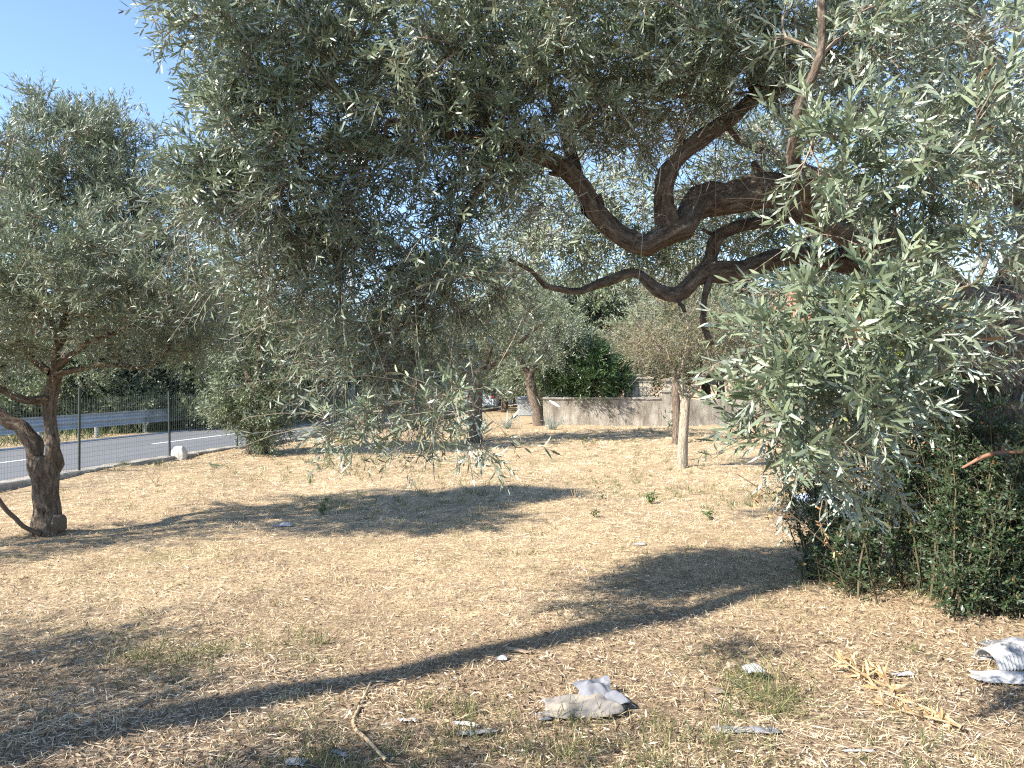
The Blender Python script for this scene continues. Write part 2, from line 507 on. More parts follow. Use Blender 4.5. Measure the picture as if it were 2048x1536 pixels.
def plant_leaves(rng, chains, centre, per, seg_len, pairs, leaf_len, leaf_w, droop, out=0.5, up=0.2, along=0.5, fwd=0.8, jit=0.35, rand=0.55, gate=None, spread=0.95):
    """shoots on the outer stretch of each chain"""
    b, d = [], []
    for p, r in chains:
        k = len(p)
        for q in range(per):
            u = 1 - along * rng.uniform() ** 1.4 if q else 1.0
            x = u * (k - 1); i = min(int(x), k - 2); fr = x - i
            b.append(p[i] + (p[i + 1] - p[i]) * fr)
            d.append(p[i + 1] - p[i])
    b = np.array(b); d = unit(np.array(d))
    o = unit(b - np.asarray(centre))
    dirv = fwd * d + out * o + rng.normal(size=b.shape) * rand
    dirv[:, 2] += up
    if gate is not None:
        keep = gate(b); b = b[keep]; dirv = dirv[keep]
    L = rng.uniform(*seg_len, len(b))
    dr = rng.uniform(*droop, len(b))
    return sprays(rng, b, dirv, L, pairs, leaf_len, leaf_w, dr, jit=jit, spread=spread)

def chain_mesh(chains, rng, big=0.012):
    m = Mesh()
    for p, r in chains:
        tube(m, p, r, sides=6 if r[0] > big else (4 if r[0] > 0.006 else 3), rnd=rng.uniform(0.1, 0.9), cap=False)
    return m

def limb_mesh(l, sides, gnarl, rng):
    m = Mesh()
    tube(m, l[:, :3], l[:, 3], sides=sides, gnarl=gnarl, rng=rng)
    return m
# ------------------------------------------------------------------ ground, road, kerb
rng = np.random.default_rng(11)

def spaced(*parts):
    return np.unique(np.round(np.concatenate(parts), 4))
sv = spaced(-np.geomspace(12, 900, 14), np.linspace(-12, -0.3, 12), np.array([-0.18, -0.04]), np.arange(0.1, 15, 0.19), np.geomspace(15, 900, 16))
tv = spaced(-np.geomspace(14, 900, 12), np.arange(-14, 34, 0.19), np.geomspace(34, 1200, 18))
S_, T_ = np.meshgrid(sv, tv)
gx = K0[0] + N[0] * S_ + U[0] * T_
gy = K0[1] + N[1] * S_ + U[1] * T_
gz = gh(gx, gy)
far = np.clip((np.hypot(gx, gy) - 40) / 60, 0, 1)
gz = gz * (1 - far) + np.where(S_ > -0.1, -0.02, ROAD_Z - 0.02) * far
ns, nt = len(sv), len(tv)
ii = (np.arange(nt - 1)[:, None] * ns + np.arange(ns - 1)[None, :])
gm = Mesh()
gm.add(np.stack([gx, gy, gz], -1), [np.stack([ii, ii + 1, ii + 1 + ns, ii + ns], -1).reshape(-1, 4)])
tag(gm.build('ground', M['ground'], smooth=True), kind='structure')

t = NT('asphalt')
ac = t.ramp(t.noise(130, 4, 0.7), [(0.3, (0.105, 0.107, 0.112)), (0.7, (0.165, 0.167, 0.172))])
ac = t.mix(t.ramp(t.noise(0.8, 4, sc3=(1, 0.25, 1)), [(0.45, (0, 0, 0)), (0.75, (0.5, 0.5, 0.5))]), ac, (0.10, 0.10, 0.105))
M['asphalt'] = t.surf(ac, rough=0.85, spec=0.3, bump=t.bump(t.noise(220, 3), 0.4, 0.01))
t = NT('road_paint')
M['paint'] = t.surf(t.ramp(t.noise(14, 6, 0.75), [(0.32, (0.42, 0.42, 0.41)), (0.5, (0.74, 0.74, 0.72))]), rough=0.7)
t = NT('old_concrete')
cc = t.ramp(t.noise(7, 7, 0.7), [(0.3, (0.15, 0.13, 0.105)), (0.5, (0.29, 0.265, 0.225)), (0.72, (0.42, 0.395, 0.35))])
M['concrete'] = t.surf(cc, rough=0.95, spec=0.1, bump=t.bump(t.noise(60, 5), 0.6, 0.02))
M['galv'] = plain('galvanised_steel', (0.42, 0.44, 0.46), rough=0.45, spec=0.5, metal=0.35, vary=0.18, scale=3.0)
M['galv_post'] = plain('galvanised_post', (0.52, 0.52, 0.50), rough=0.55, spec=0.4, metal=0.2, vary=0.2)
M['green_iron'] = plain('dark_green_iron', (0.030, 0.038, 0.032), rough=0.5, spec=0.4, vary=0.4, scale=12)
M['wire'] = plain('fence_wire', (0.075, 0.10, 0.085), rough=0.5, spec=0.4)

def strip(s0, s1, t0, t1, z, n=1, mesh=None, wob=0.0):
    m = mesh or Mesh()
    tt = np.linspace(t0, t1, n + 1)
    v = []
    for q in tt:
        v += [st(s0, q, z), st(s1, q, z)]
    k = np.arange(n)[:, None] * 2
    m.add(v, [np.concatenate([k + 1, k, k + 2, k + 3], 1)])
    return m
road = strip(-8.45, -0.2, -60, 420, ROAD_Z, 60).build('road', M['asphalt']); tag(road, kind='structure')
lines = strip(-8.17, -8.03, -60, 420, ROAD_Z + 0.004, 60)
tag(lines.build('edge_line', M['paint'], road), 'solid white line along the far edge of the road')
m = strip(-0.72, -0.60, -60, 420, ROAD_Z + 0.004, 60)
tag(m.build('edge_line', M['paint'], road), 'solid white line along the near edge of the road')
for k in range(20):
    t0 = t_of_px(305, -5.6) + (k - 6) * 7.5
    strip(-5.66, -5.54, t0, t0 + 4.2, ROAD_Z + 0.004).build('dash', M['paint'], road)
strip(-9.0, -8.45, -60, 420, ROAD_Z - 0.008, 60).build('verge', M['ground'], road)

kerb = empty('kerb_wall', st(-0.13, 0, 0), 'low worn concrete kerb wall between the dry lawn and the road', 'kerb')
t0 = -16.0
while t0 < 46:
    L = 2.0 + rng.uniform(-0.15, 0.15)
    m = Mesh()
    n = 12
    zt = 0.105 + rng.normal(0, 0.008) + rng.normal(0, 0.006, n + 1)
    so = rng.normal(0, 0.006, n + 1)
    v = []
    for k in range(n + 1):
        q = t0 + L * k / n - (0.012 if k == n else 0)
        for s_, z_ in ((-0.26, ROAD_Z - 0.1), (-0.26 + so[k], zt[k] - 0.015), (-0.245 + so[k], zt[k]), (-0.02 + so[k], zt[k] - 0.004), (0.0 + so[k], zt[k] - 0.022), (0.012, -0.12)):
            v.append(st(s_, q, z_))
    i = np.arange(n)[:, None] * 6; j = np.arange(5)[None, :]
    f = np.stack([i + j, i + 6 + j, i + 7 + j, i + 1 + j], -1).reshape(-1, 4)
    m.add(v, [f, np.array([[0, 1, 2, 3, 4, 5], [n * 6 + q for q in (5, 4, 3, 2, 1, 0)]])])
    m.build('block', M['concrete'], kerb)
    t0 += L

# wire fence standing on the kerb
fence = empty('wire_fence', st(-0.13, 0, 0.1), 'dark green wire mesh fence on thin iron posts along the kerb', 'fence')
tA, tB = t_of_px(158, -0.13), t_of_px(338, -0.13)
sp = tB - tA
ax = np.array((*N, 0)); ay = np.array((*U, 0)); az = np.array((0, 0, 1.0))
for k in range(-7, 13):
    q = tA + k * sp + (0 if k in (0, 1) else rng.uniform(-0.08, 0.08))
    lean = rng.normal(0, 0.012)
    m = Mesh()
    top = 1.34 + rng.normal(0, 0.03)
    c = st(-0.13, q, (0.06 + top) / 2)
    m.obox(c, ax * 0.017, ay * 0.004, az * (top - 0.06) / 2 + ay * lean)
    m.obox(c + ax * 0.013, ax * 0.004, ay * 0.017, az * (top - 0.06) / 2 + ay * lean)
    m.build('post', M['green_iron'], fence)
w = Mesh()
ta, tb = tA - 7 * sp, tA + 12 * sp
for z in np.arange(0.13, 1.22, 0.075):
    w.obox(st(-0.115, (ta + tb) / 2, z), ax * 0.0012, ay * (tb - ta) / 2, az * 0.0012)
for q in np.arange(ta, tb, 0.05):
    w.obox(st(-0.112, q, 0.66), ax * 0.0011, ay * 0.0011, az * 0.56)
w.build('wire_mesh', M['wire'], fence, kind='stuff')

# guardrail beyond the road
rail = empty('guardrail', st(-8.75, 0, ROAD_Z), 'galvanised steel guardrail with corrugated beam along the far edge of the road', 'guardrail')
prof = []
zz = np.linspace(0, 1, 25)
for q in zz:
    prof.append((0.045 * math.cos(q * 4 * math.pi) * (1 if 0.02 < q < 0.98 else 0.9), 0.33 + 0.42 * q))
prof = np.array(prof)
back = prof[::-1] + np.array((-0.006, 0))
loop = np.vstack([prof, back])
k_ = len(loop)
t0 = -30.0
idx = 0
while t0 < 120:
    L = 4.0
    m = Mesh()
    off = 0.003 * (idx % 2)
    v = [st(-8.62 + a_ - off, t_, ROAD_Z + b_) for t_ in (t0 - 0.15, t0 + L + 0.15) for a_, b_ in loop]
    j = np.arange(k_); j2 = (j + 1) % k_
    m.add(v, [np.stack([j, j2, j2 + k_, j + k_], -1), np.array([list(j[::-1]), list(j + k_)])])
    for dz in (0.42, 0.54, 0.66):
        m.obox(st(-8.575, t0 + 0.1, ROAD_Z + dz), ax * 0.012, ay * 0.018, az * 0.018)
    m.build('beam', M['galv'], rail, smooth=False)
    t0 += L; idx += 1
tp = t_of_px(195, -8.72) % 2.0 - 30
while tp < 118:
    m = Mesh()
    for dx, hx, hy in ((-0.03, 0.004, 0.05), (0.03, 0.004, 0.05), (0.0, 0.034, 0.004)):
        m.obox(st(-8.76 + dx, tp, ROAD_Z + 0.33), ax * hx, ay * hy, az * 0.40)
    m.obox(st(-8.69, tp, ROAD_Z + 0.56), ax * 0.03, ay * 0.045, az * 0.09)
    m.build('post', M['galv_post'], rail)
    tp += 2.0

# old wire fence with concrete posts behind the guardrail
M['far_post'] = plain('pale_concrete_post', (0.40, 0.36, 0.28), rough=0.9, vary=0.25, scale=5, bump=0.4)
ffen = empty('paddock_fence', st(-11.4, 0, ROAD_Z), 'old paddock fence of pale concrete posts and slack wires behind the guardrail', 'fence')
qs = [t_of_px(px, -11.4) for px in (-60, 100, 265, 405, 500, 560)]
qs += [qs[-1] + 3.2 * k for k in range(1, 7)]
for q in qs:
    m = Mesh(); l_ = rng.normal(0, 0.03)
    m.obox(st(-11.4, q, ROAD_Z + 0.78), ax * 0.055, ay * 0.055, az * 0.82 + ay * l_)
    m.obox(st(-11.4, q + l_, ROAD_Z + 1.62), ax * 0.04, ay * 0.04, az * 0.03)
    m.build('post', M['far_post'], ffen)
for z in (0.35, 0.7, 1.05, 1.4):
    m = Mesh()
    for a_, b_ in zip(qs[:-1], qs[1:]):
        tt = np.linspace(a_, b_, 7)
        pp = np.array([st(-11.34, q, ROAD_Z + z - 0.05 * math.sin(math.pi * (q - a_) / (b_ - a_))) for q in tt])
        tube(m, pp, np.full(7, 0.0025), sides=3, cap=False)
    m.build('wire', M['wire'], ffen)

# small sign behind the guardrail
M['sign_face'] = plain('faded_sign_face', (0.26, 0.30, 0.10), rough=0.6, vary=0.3, scale=9)
M['sign_frame'] = plain('pale_sign_frame', (0.55, 0.52, 0.40), rough=0.6)
q = t_of_px(331, -9.9)
sg = empty('small_sign', st(-9.9, q, ROAD_Z), 'small faded green board in a pale frame behind the guardrail', 'sign')
Ys = st(-9.9, q)[1]
zc = P(331, 797, Ys)[2]
hw, hh = 17 / F * Ys, 13 / F * Ys
c = st(-9.9, q, zc)
X3, Z3, Y3 = np.array((0.97, -0.24, 0.0)), az, np.array((0.24, 0.97, 0.0))
m = Mesh(); m.obox(c, X3 * hw * 0.9, Y3 * 0.008, Z3 * hh * 0.9); m.build('board', M['sign_face'], sg)
m = Mesh()
for sgn in (-1, 1):
    m.obox(c + X3 * hw * sgn, X3 * 0.018, Y3 * 0.014, Z3 * (hh + 0.02)); m.obox(c + Z3 * hh * sgn, X3 * (hw - 0.02), Y3 * 0.0135, Z3 * 0.018)
m.build('frame', M['sign_frame'], sg)
for sgn in (-1, 1):
    m = Mesh(); zb = ROAD_Z - 0.05
    b_ = c + X3 * hw * 0.6 * sgn + Y3 * 0.035; b_[2] = (zb + zc + hh) / 2
    m.obox(b_, X3 * 0.018, Y3 * 0.018, Z3 * (zc + hh - zb) / 2); m.build('leg', M['sign_frame'], sg)

# rounded marker stone by the fence
t = NT('pale_stone')
M['stone'] = t.surf(t.ramp(t.noise(6, 6, 0.7), [(0.3, (0.34, 0.31, 0.26)), (0.55, (0.56, 0.53, 0.47)), (0.75, (0.68, 0.66, 0.60))]), rough=0.9, spec=0.15, bump=t.bump(t.noise(50, 5), 0.5, 0.02))
def sphere_mesh(c, r, nu=20, nv=12, fn=None):
    u_ = np.linspace(0, 2 * math.pi, nu, endpoint=False); w_ = np.linspace(0.02, math.pi - 0.02, nv)
    A, B = np.meshgrid(u_, w_)
    d = np.stack([np.sin(B) * np.cos(A), np.sin(B) * np.sin(A), np.cos(B)], -1)
    v = d * np.asarray(r)
    if fn is not None: v = fn(d, v)
    i = np.arange(nv - 1)[:, None] * nu; j = np.arange(nu)[None, :]; j2 = (j + 1) % nu
    f = np.stack([i + j, i + nu + j, i + nu + j2, i + j2], -1).reshape(-1, 4)
    return (v + np.asarray(c)).reshape(-1, 3), [f, np.array([list(range(nu)), list(range(nu * nv - 1, nu * nv - nu - 1, -1))])]
b_ = G(357, 922)
def stone_fn(d, v):
    v = v.copy()
    sg_ = np.sign(d) * np.abs(d) ** 0.55
    v = sg_ * np.array((0.135, 0.095, 0.13)) * 1.0
    top = np.maximum(d[..., 2], 0)
    v[..., 2] = np.where(d[..., 2] > 0, top ** 0.75 * 0.175, v[..., 2])
    v[..., 0] *= 1 + 0.06 * np.sin(5 * d[..., 2] + 1)
    return v + 0.006 * np.sin(14 * d + 1.3)
m = Mesh(); v, f = sphere_mesh(b_ + np.array((0, 0, 0.10)), (1, 1, 1), 28, 18, stone_fn); m.add(v, f)
tag(m.build('marker_stone', M['stone'], smooth=True), 'white round-topped marker stone standing in front of the wire fence', 'stone')
b2 = G(382, 917)
m = Mesh(); v, f = sphere_mesh(b2 + np.array((0.05, 0.12, 0.035)), (0.11, 0.08, 0.07), 14, 9, lambda d, v: v * (1 + 0.16 * np.sin(5 * d[..., :1] + 3 * d[..., 1:2] + 1)))
m.add(v, f)
M['rock'] = plain('brown_rock', (0.20, 0.16, 0.12), rough=0.9, vary=0.4, scale=14, bump=0.5)
tag(m.build('rock', M['rock']), 'small brown rock lying beside the white marker stone', 'rock')

# ------------------------------------------------------------------ boundary wall, railing, pillars, house, car
t = NT('stained_render')
base = t.ramp(t.noise(2.2, 7, 0.7), [(0.3, (0.20, 0.175, 0.14)), (0.5, (0.34, 0.305, 0.25)), (0.72, (0.48, 0.44, 0.37))])
stn = t.mix(t.ramp(t.noise(3, 6, 0.7, sc3=(1.6, 1, 0.35)), [(0.42, (0, 0, 0)), (0.66, (0.85, 0.85, 0.85))]), base, (0.13, 0.11, 0.085))
M['wall'] = t.surf(stn, rough=0.95, spec=0.1, bump=t.bump(t.noise(30, 6), 0.6, 0.03))
WY = 23.4
wl = empty('boundary_wall', (6, WY, 0), 'low stained render boundary wall at the far end of the lawn', 'wall')
def wall_piece(x0, x1, y0, y1, zt, thick=0.24, n=40):
    m = Mesh()
    v = []
    for k in range(n + 1):
        a_ = k / n
        x, y = x0 + (x1 - x0) * a_, y0 + (y1 - y0) * a_
        wv = 0.012 * math.sin(7.1 * x) + 0.010 * math.sin(17.3 * x + 1)
        for dy, z in ((0, -0.2), (0.008 * math.sin(9 * x), zt * 0.5), (0, zt + wv), (thick, zt + wv), (thick, -0.2)):
            v.append((x, y + dy, z))
    i = np.arange(n)[:, None] * 5; j = np.arange(4)[None, :]
    m.add(v, [np.stack([i + j, i + 5 + j, i + 6 + j, i + 1 + j], -1).reshape(-1, 4), np.array([[0, 1, 2, 3, 4], [n * 5 + q for q in (4, 3, 2, 1, 0)]])])
    return m
wall_piece(0.95, 4.55, WY, WY, 0.80).build('wall_section', M['wall'], wl)
wall_piece(4.95, 16.0, WY + 0.05, WY + 1.3, 0.78).build('wall_section', M['wall'], wl)
cx0 = 0.93
while cx0 < 4.5:
    m = Mesh(); L = min(0.9, 4.57 - cx0)
    m.obox((cx0 + L / 2, WY + 0.12, 0.835), (L / 2 - 0.006, 0, 0), (0, 0.15, 0), (0, 0, 0.028 + rng.uniform(0, 0.004)))
    m.build('coping_slab', M['concrete'], wl); cx0 += L
m = Mesh(); m.box((4.555, WY - 0.06, -0.2), (4.945, WY + 0.32, 1.02)); m.build('pier', M['wall'], wl)
m = Mesh(); m.box((4.515, WY - 0.10, 1.022), (4.985, WY + 0.36, 1.08)); m.build('pier_cap', M['concrete'], wl)

# iron railing on the wall
rl = empty('iron_railing', (2.7, WY + 0.12, 0.86), 'dark iron railing on top of the boundary wall', 'railing')
m = Mesh(); m.box((0.95, WY + 0.105, 1.30), (4.5, WY + 0.135, 1.325)); m.box((0.95, WY + 0.105, 0.90), (4.5, WY + 0.135, 0.925)); m.build('rail', M['green_iron'], rl)
for q in np.arange(1.0, 4.5, 0.125):
    m = Mesh(); m.box((q - 0.007, WY + 0.113, 0.862), (q + 0.007, WY + 0.127, 1.36)); m.add([(q - 0.016, WY + 0.12, 1.36), (q, WY + 0.104, 1.36), (q + 0.016, WY + 0.12, 1.36), (q, WY + 0.136, 1.36), (q, WY + 0.12, 1.43)], [[(0, 1, 4), (1, 2, 4), (2, 3, 4), (3, 0, 4)], [(3, 2, 1, 0)]])
    m.build('bar', M['green_iron'], rl)

M['cream'] = plain('cream_render', (0.55, 0.47, 0.35), rough=0.9, vary=0.12, scale=3, bump=0.3)
def pillar(px, Y, wpx, top_py, label):
    c = P(px, 800, Y); w_ = wpx / F * Y / 2; zt = P(px, top_py, Y)[2]
    e = empty('gate_pillar', (c[0], Y, 0), label, 'pillar')
    m = Mesh(); m.box((c[0] - w_, Y - w_, -0.2), (c[0] + w_, Y + w_, zt - 0.10)); m.build('shaft', M['cream'], e)
    m = Mesh(); m.box((c[0] - w_ - 0.06, Y - w_ - 0.06, zt - 0.097), (c[0] + w_ + 0.06, Y + w_ + 0.06, zt - 0.03))
    v = [(c[0] + a_ * w_, Y + b_ * w_, zt - 0.03) for a_, b_ in ((-1, -1), (1, -1), (1, 1), (-1, 1))] + [(c[0], Y, zt + 0.06)]
    m.add(v, [[(0, 1, 4), (1, 2, 4), (2, 3, 4), (3, 0, 4)]]); m.build('cap', M['cream'], e)
pillar(1277, 27.0, 44, 752, 'broad cream gate pillar behind the boundary wall, left of the slim trunk')
pillar(1345, 26.6, 36, 757, 'narrower cream gate pillar right behind the slim pale trunk')

M['roof'] = None
t = NT('terracotta_tiles')
M['roof'] = t.surf(t.ramp(t.noise(5, 5, 0.7), [(0.3, (0.30, 0.11, 0.065)), (0.55, (0.42, 0.18, 0.11)), (0.75, (0.52, 0.27, 0.18))]), rough=0.85, spec=0.15)
M['house'] = plain('house_render', (0.58, 0.44, 0.34), rough=0.9, vary=0.08, scale=1.5)
M['shutter'] = plain('green_shutter', (0.07, 0.11, 0.07), rough=0.6)
M['glass'] = plain('dark_glass', (0.03, 0.035, 0.04), rough=0.1, spec=0.6)
HYY = 46.0
hx0, hx1 = P(1085, 600, HYY)[0], P(1720, 600, HYY)[0]
hz_e, hz_r = P(0, 650, HYY)[2], P(0, 578, HYY + 4)[2]
hs = empty('house', ((hx0 + hx1) / 2, HYY, 0), 'salmon rendered house with terracotta tiled roof behind the far trees', 'house')
m = Mesh(); m.box((hx0, HYY, -0.3), (hx1, HYY + 8, hz_e)); m.build('wall', M['house'], hs)
m = Mesh()
npan = 64
xs = np.linspace(hx0 - 0.5, hx1 + 0.5, npan * 6 + 1)
wave = 0.045 * np.abs(np.sin(np.arange(len(xs)) / 6 * math.pi))
for y0, z0, y1, z1 in ((HYY - 0.5, hz_e - 0.05, HYY + 4, hz_r), (HYY + 8.5, hz_e - 0.05, HYY + 4, hz_r)):
    v = np.concatenate([np.stack([xs, np.full_like(xs, y0), z0 + wave], -1), np.stack([xs, np.full_like(xs, y1), z1 + wave], -1)])
    k = np.arange(len(xs) - 1); q = len(xs)
    m.add(v, [np.stack([k, k + 1, k + 1 + q, k + q], -1)])
v = [(hx, y, z) for hx in (hx0, hx1) for y, z in ((HYY, hz_e), (HYY + 8, hz_e), (HYY + 4, hz_r - 0.03))]
m.add(v, [[(0, 1, 2), (5, 4, 3)]])
rf = m.build('roof', M['roof'], hs)
m = Mesh(); tube(m, [(hx0 - 0.5, HYY + 4, hz_r + 0.05), ((hx0 + hx1) / 2, HYY + 4, hz_r + 0.05), (hx1 + 0.5, HYY + 4, hz_r + 0.05)], [0.12] * 3, 8); m.build('ridge', M['roof'], rf)
m = Mesh(); m.box((hx0 + 11, HYY + 4.6, hz_r - 0.9), (hx0 + 11.7, HYY + 5.3, hz_r + 0.45)); m.build('chimney', M['house'], rf)
for k in range(5):
    x = hx0 + 1.8 + k * 3.8
    for z0 in (0.9, ):
        wv = Mesh(); wv.box((x, HYY - 0.02, z0), (x + 1.2, HYY + 0.1, z0 + 1.5)); wo_ = wv.build('window', M['glass'], hs)
        wv = Mesh(); wv.box((x - 0.08, HYY - 0.06, z0 - 0.1), (x + 1.28, HYY - 0.022, z0 - 0.002)); wv.build('sill', M['concrete'], wo_)
        for sx in (-0.62, 1.22):
            wv = Mesh(); wv.box((x + sx, HYY - 0.07, z0), (x + sx + 0.6, HYY - 0.024, z0 + 1.5)); wv.build('shutter', M['shutter'], wo_)

# tall roadside sign, glimpsed through the leaves
M['sign_red'] = plain('sign_red', (0.55, 0.10, 0.05), rough=0.4, vary=0.15)
M['sign_blue'] = plain('sign_blue', (0.10, 0.20, 0.58), rough=0.4, vary=0.1)
M['steel'] = plain('grey_steel', (0.35, 0.36, 0.37), rough=0.5, metal=0.4)
Yp = 34.0
c = P(690, 332, Yp)
ps = empty('pylon_sign', (c[0], Yp, ROAD_Z), 'tall pole sign with a red top and blue lower panel behind the big tree', 'sign')
hw = 42 / F * Yp
m = Mesh(); a = np.linspace(0, math.pi, 13)
pr = [(hw * math.cos(q), 0.62 * math.sin(q)) for q in a]
zr = P(0, 306, Yp)[2]
v = [(c[0] + x, Yp + d_, zr + z) for d_ in (-0.18, 0.18) for x, z in pr]
k = np.arange(12); m.add(v, [np.stack([k, k + 13, k + 14, k + 1], -1), np.array([list(range(13))[::-1], [q + 13 for q in range(13)]]), np.array([[0, 12, 25, 13]])])
m.build('red_panel', M['sign_red'], ps)
zb0, zb1 = P(0, 382, Yp)[2], P(0, 330, Yp)[2]
m = Mesh(); m.box((c[0] - hw * 0.35, Yp - 0.18, zb0), (c[0] + hw, Yp + 0.18, zb1)); m.build('blue_panel', M['sign_blue'], ps)
M['white_panel'] = plain('sign_white', (0.75, 0.76, 0.78), rough=0.4)
m = Mesh(); m.box((c[0] - hw * 0.35, Yp - 0.17, zb1 + 0.002), (c[0] + hw, Yp + 0.17, zr - 0.002)); m.build('white_panel', M['white_panel'], ps)
m = Mesh(); tube(m, [(c[0] + 0.3, Yp, ROAD_Z - 0.1), (c[0] + 0.3, Yp, 4), (c[0] + 0.3, Yp, zb0 + 0.02)], [0.16, 0.15, 0.14], 12); m.build('pole', M['steel'], ps)

# meter cabinet on legs in front of the wall end
Yc = 24.2; c = P(1052, 815, Yc)
M['cabinet'] = plain('grey_cabinet', (0.30, 0.31, 0.30), rough=0.6, vary=0.15)
cb = empty('meter_cabinet', (c[0], Yc, 0), 'grey meter cabinet on two legs beside the far dark trunk', 'cabinet')
zt, zb = P(0, 797, Yc)[2], P(0, 832, Yc)[2]
w_ = 17 / F * Yc
m = Mesh(); m.box((c[0] - w_, Yc - 0.12, zb), (c[0] + w_, Yc + 0.12, zt)); m.build('box', M['cabinet'], cb)
m = Mesh(); m.box((c[0] - w_ + 0.03, Yc - 0.132, zb + 0.03), (c[0] + w_ - 0.03, Yc - 0.122, zt - 0.03)); dr = m.build('door', M['cabinet'], cb)
m = Mesh(); m.box((c[0] + w_ - 0.09, Yc - 0.15, (zt + zb) / 2 - 0.04), (c[0] + w_ - 0.07, Yc - 0.134, (zt + zb) / 2 + 0.04)); m.build('handle', M['steel'], dr)
m = Mesh(); m.add([(c[0] - w_ - 0.03, Yc - 0.16, zt + 0.002), (c[0] + w_ + 0.03, Yc - 0.16, zt + 0.002), (c[0] + w_ + 0.03, Yc + 0.16, zt + 0.002), (c[0] - w_ - 0.03, Yc + 0.16, zt + 0.002), (c[0] - w_ - 0.03, Yc, zt + 0.07), (c[0] + w_ + 0.03, Yc, zt + 0.07)], [[(0, 1, 5, 4), (2, 3, 4, 5), (0, 3, 2, 1)], [(0, 4, 3), (1, 2, 5)]]); m.build('lid', M['cabinet'], cb)
for sx in (-1, 1):
    m = Mesh(); m.box((c[0] + sx * (w_ - 0.04) - 0.02, Yc - 0.02, -0.1), (c[0] + sx * (w_ - 0.04) + 0.02, Yc + 0.02, zb - 0.001)); m.build('leg', M['steel'], cb)

# parked car far down the road
def make_car():
    tc = t_of_px(985, -2.6)
    o = st(-2.6, tc, ROAD_Z)
    e = empty('car', o, 'small white car far down the road behind the trees', 'car')
    fw, rt = np.array((*U, 0)), np.array((*N, 0))
    at = lambda l, w, z: o + fw * l + rt * w + np.array((0, 0, z))
    white = plain('white_car_paint', (0.72, 0.74, 0.76), rough=0.25, spec=0.5, vary=0.03)
    rub = plain('tyre_rubber', (0.02, 0.02, 0.02), rough=0.9)
    red = plain('tail_lamp', (0.45, 0.02, 0.02), rough=0.3)
    sec = [(-1.95, 0.30, 0.72, 0.70), (-1.88, 0.24, 0.92, 0.80), (-1.2, 0.22, 0.95, 0.84), (0.9, 0.22, 0.92, 0.84), (1.7, 0.24, 0.80, 0.80), (1.95, 0.32, 0.62, 0.68)]
    m = Mesh(); v = []
    for l, z0, z1, w in sec:
        for a_, z in ((-w * 0.96, z0), (-w, (z0 + z1) * 0.5), (-w * 0.93, z1), (w * 0.93, z1), (w, (z0 + z1) * 0.5), (w * 0.96, z0)):
            v.append(at(l, a_, z))
    i = np.arange(5)[:, None] * 6; j = np.arange(6)[None, :]; j2 = (j + 1) % 6
    m.add(v, [np.stack([i + j, i + 6 + j, i + 6 + j2, i + j2], -1).reshape(-1, 4), np.array([[0, 1, 2, 3, 4, 5], [35, 34, 33, 32, 31, 30]])])
    m.build('body', white, e)
    cab = [(-1.75, -1.25, 0.0), (0.95, 0.15, 0.0)]
    m = Mesh()
    lo = [at(-1.80, -0.76, 0.93), at(-1.80, 0.76, 0.93), at(1.0, 0.76, 0.91), at(1.0, -0.76, 0.91)]
    hi = [at(-1.35, -0.58, 1.40), at(-1.35, 0.58, 1.40), at(0.05, 0.58, 1.42), at(0.05, -0.58, 1.42)]
    m.add(lo + hi, [[(0, 1, 5, 4), (1, 2, 6, 5), (2, 3, 7, 6), (3, 0, 4, 7)]]); m.build('window', M['glass'], e)
    m = Mesh(); hi2 = [q + np.array((0, 0, 0.05)) for q in hi]; m.add(hi + hi2, [[(4, 5, 6, 7), (0, 1, 5, 4), (1, 2, 6, 5), (2, 3, 7, 6), (3, 0, 4, 7), (3, 2, 1, 0)]]); m.build('roof', white, e)
    for a_ in (-1, 1):
        m = Mesh(); m.obox(at(-1.925, a_ * 0.62, 0.74), rt * 0.09, fw * 0.03, np.array((0, 0, 0.11))); m.build('tail_lamp', red, e)
        m = Mesh(); m.obox(at(1.86, a_ * 0.6, 0.66), rt * 0.13, fw * 0.06, np.array((0, 0, 0.06))); m.build('headlight', M['white_panel'], e)
        for l in (-1.25, 1.25):
            m = Mesh(); c_ = at(l, a_ * 0.78, 0.29); tube(m, [c_ - rt * 0.09, c_, c_ + rt * 0.09], [0.29] * 3, 20); m.f.append(np.array([list(range(19, -1, -1))])); wh = m.build('wheel', rub, e)
            m = Mesh(); tube(m, [c_ + rt * a_ * 0.088, c_ + rt * a_ * 0.097], [0.18, 0.17], 16); m.f.append(np.array([list(range(15, -1, -1))])); m.build('rim', M['steel'], wh)
make_car()

# wooden utility pole to the left of the view; its shadow crosses the foreground
t = NT('pole_wood')
M['pole'] = t.surf(t.ramp(t.noise(12, 5, sc3=(1, 1, 0.1)), [(0.3, (0.14, 0.10, 0.07)), (0.7, (0.26, 0.20, 0.15))]), rough=0.9)
pb = np.array((-1.863, 3.456)) - 5.0 * np.array((math.cos(SUN_AZ + 0.015), math.sin(SUN_AZ + 0.015)))
up_ = empty('utility_pole', (pb[0], pb[1], 0), 'wooden utility pole standing left of the lawn', 'pole')
m = Mesh(); tube(m, [(pb[0], pb[1], -0.2), (pb[0], pb[1], 4), (pb[0] + 0.03, pb[1], 8.6)], [0.135, 0.12, 0.10], 16); m.build('shaft', M['pole'], up_, smooth=True)
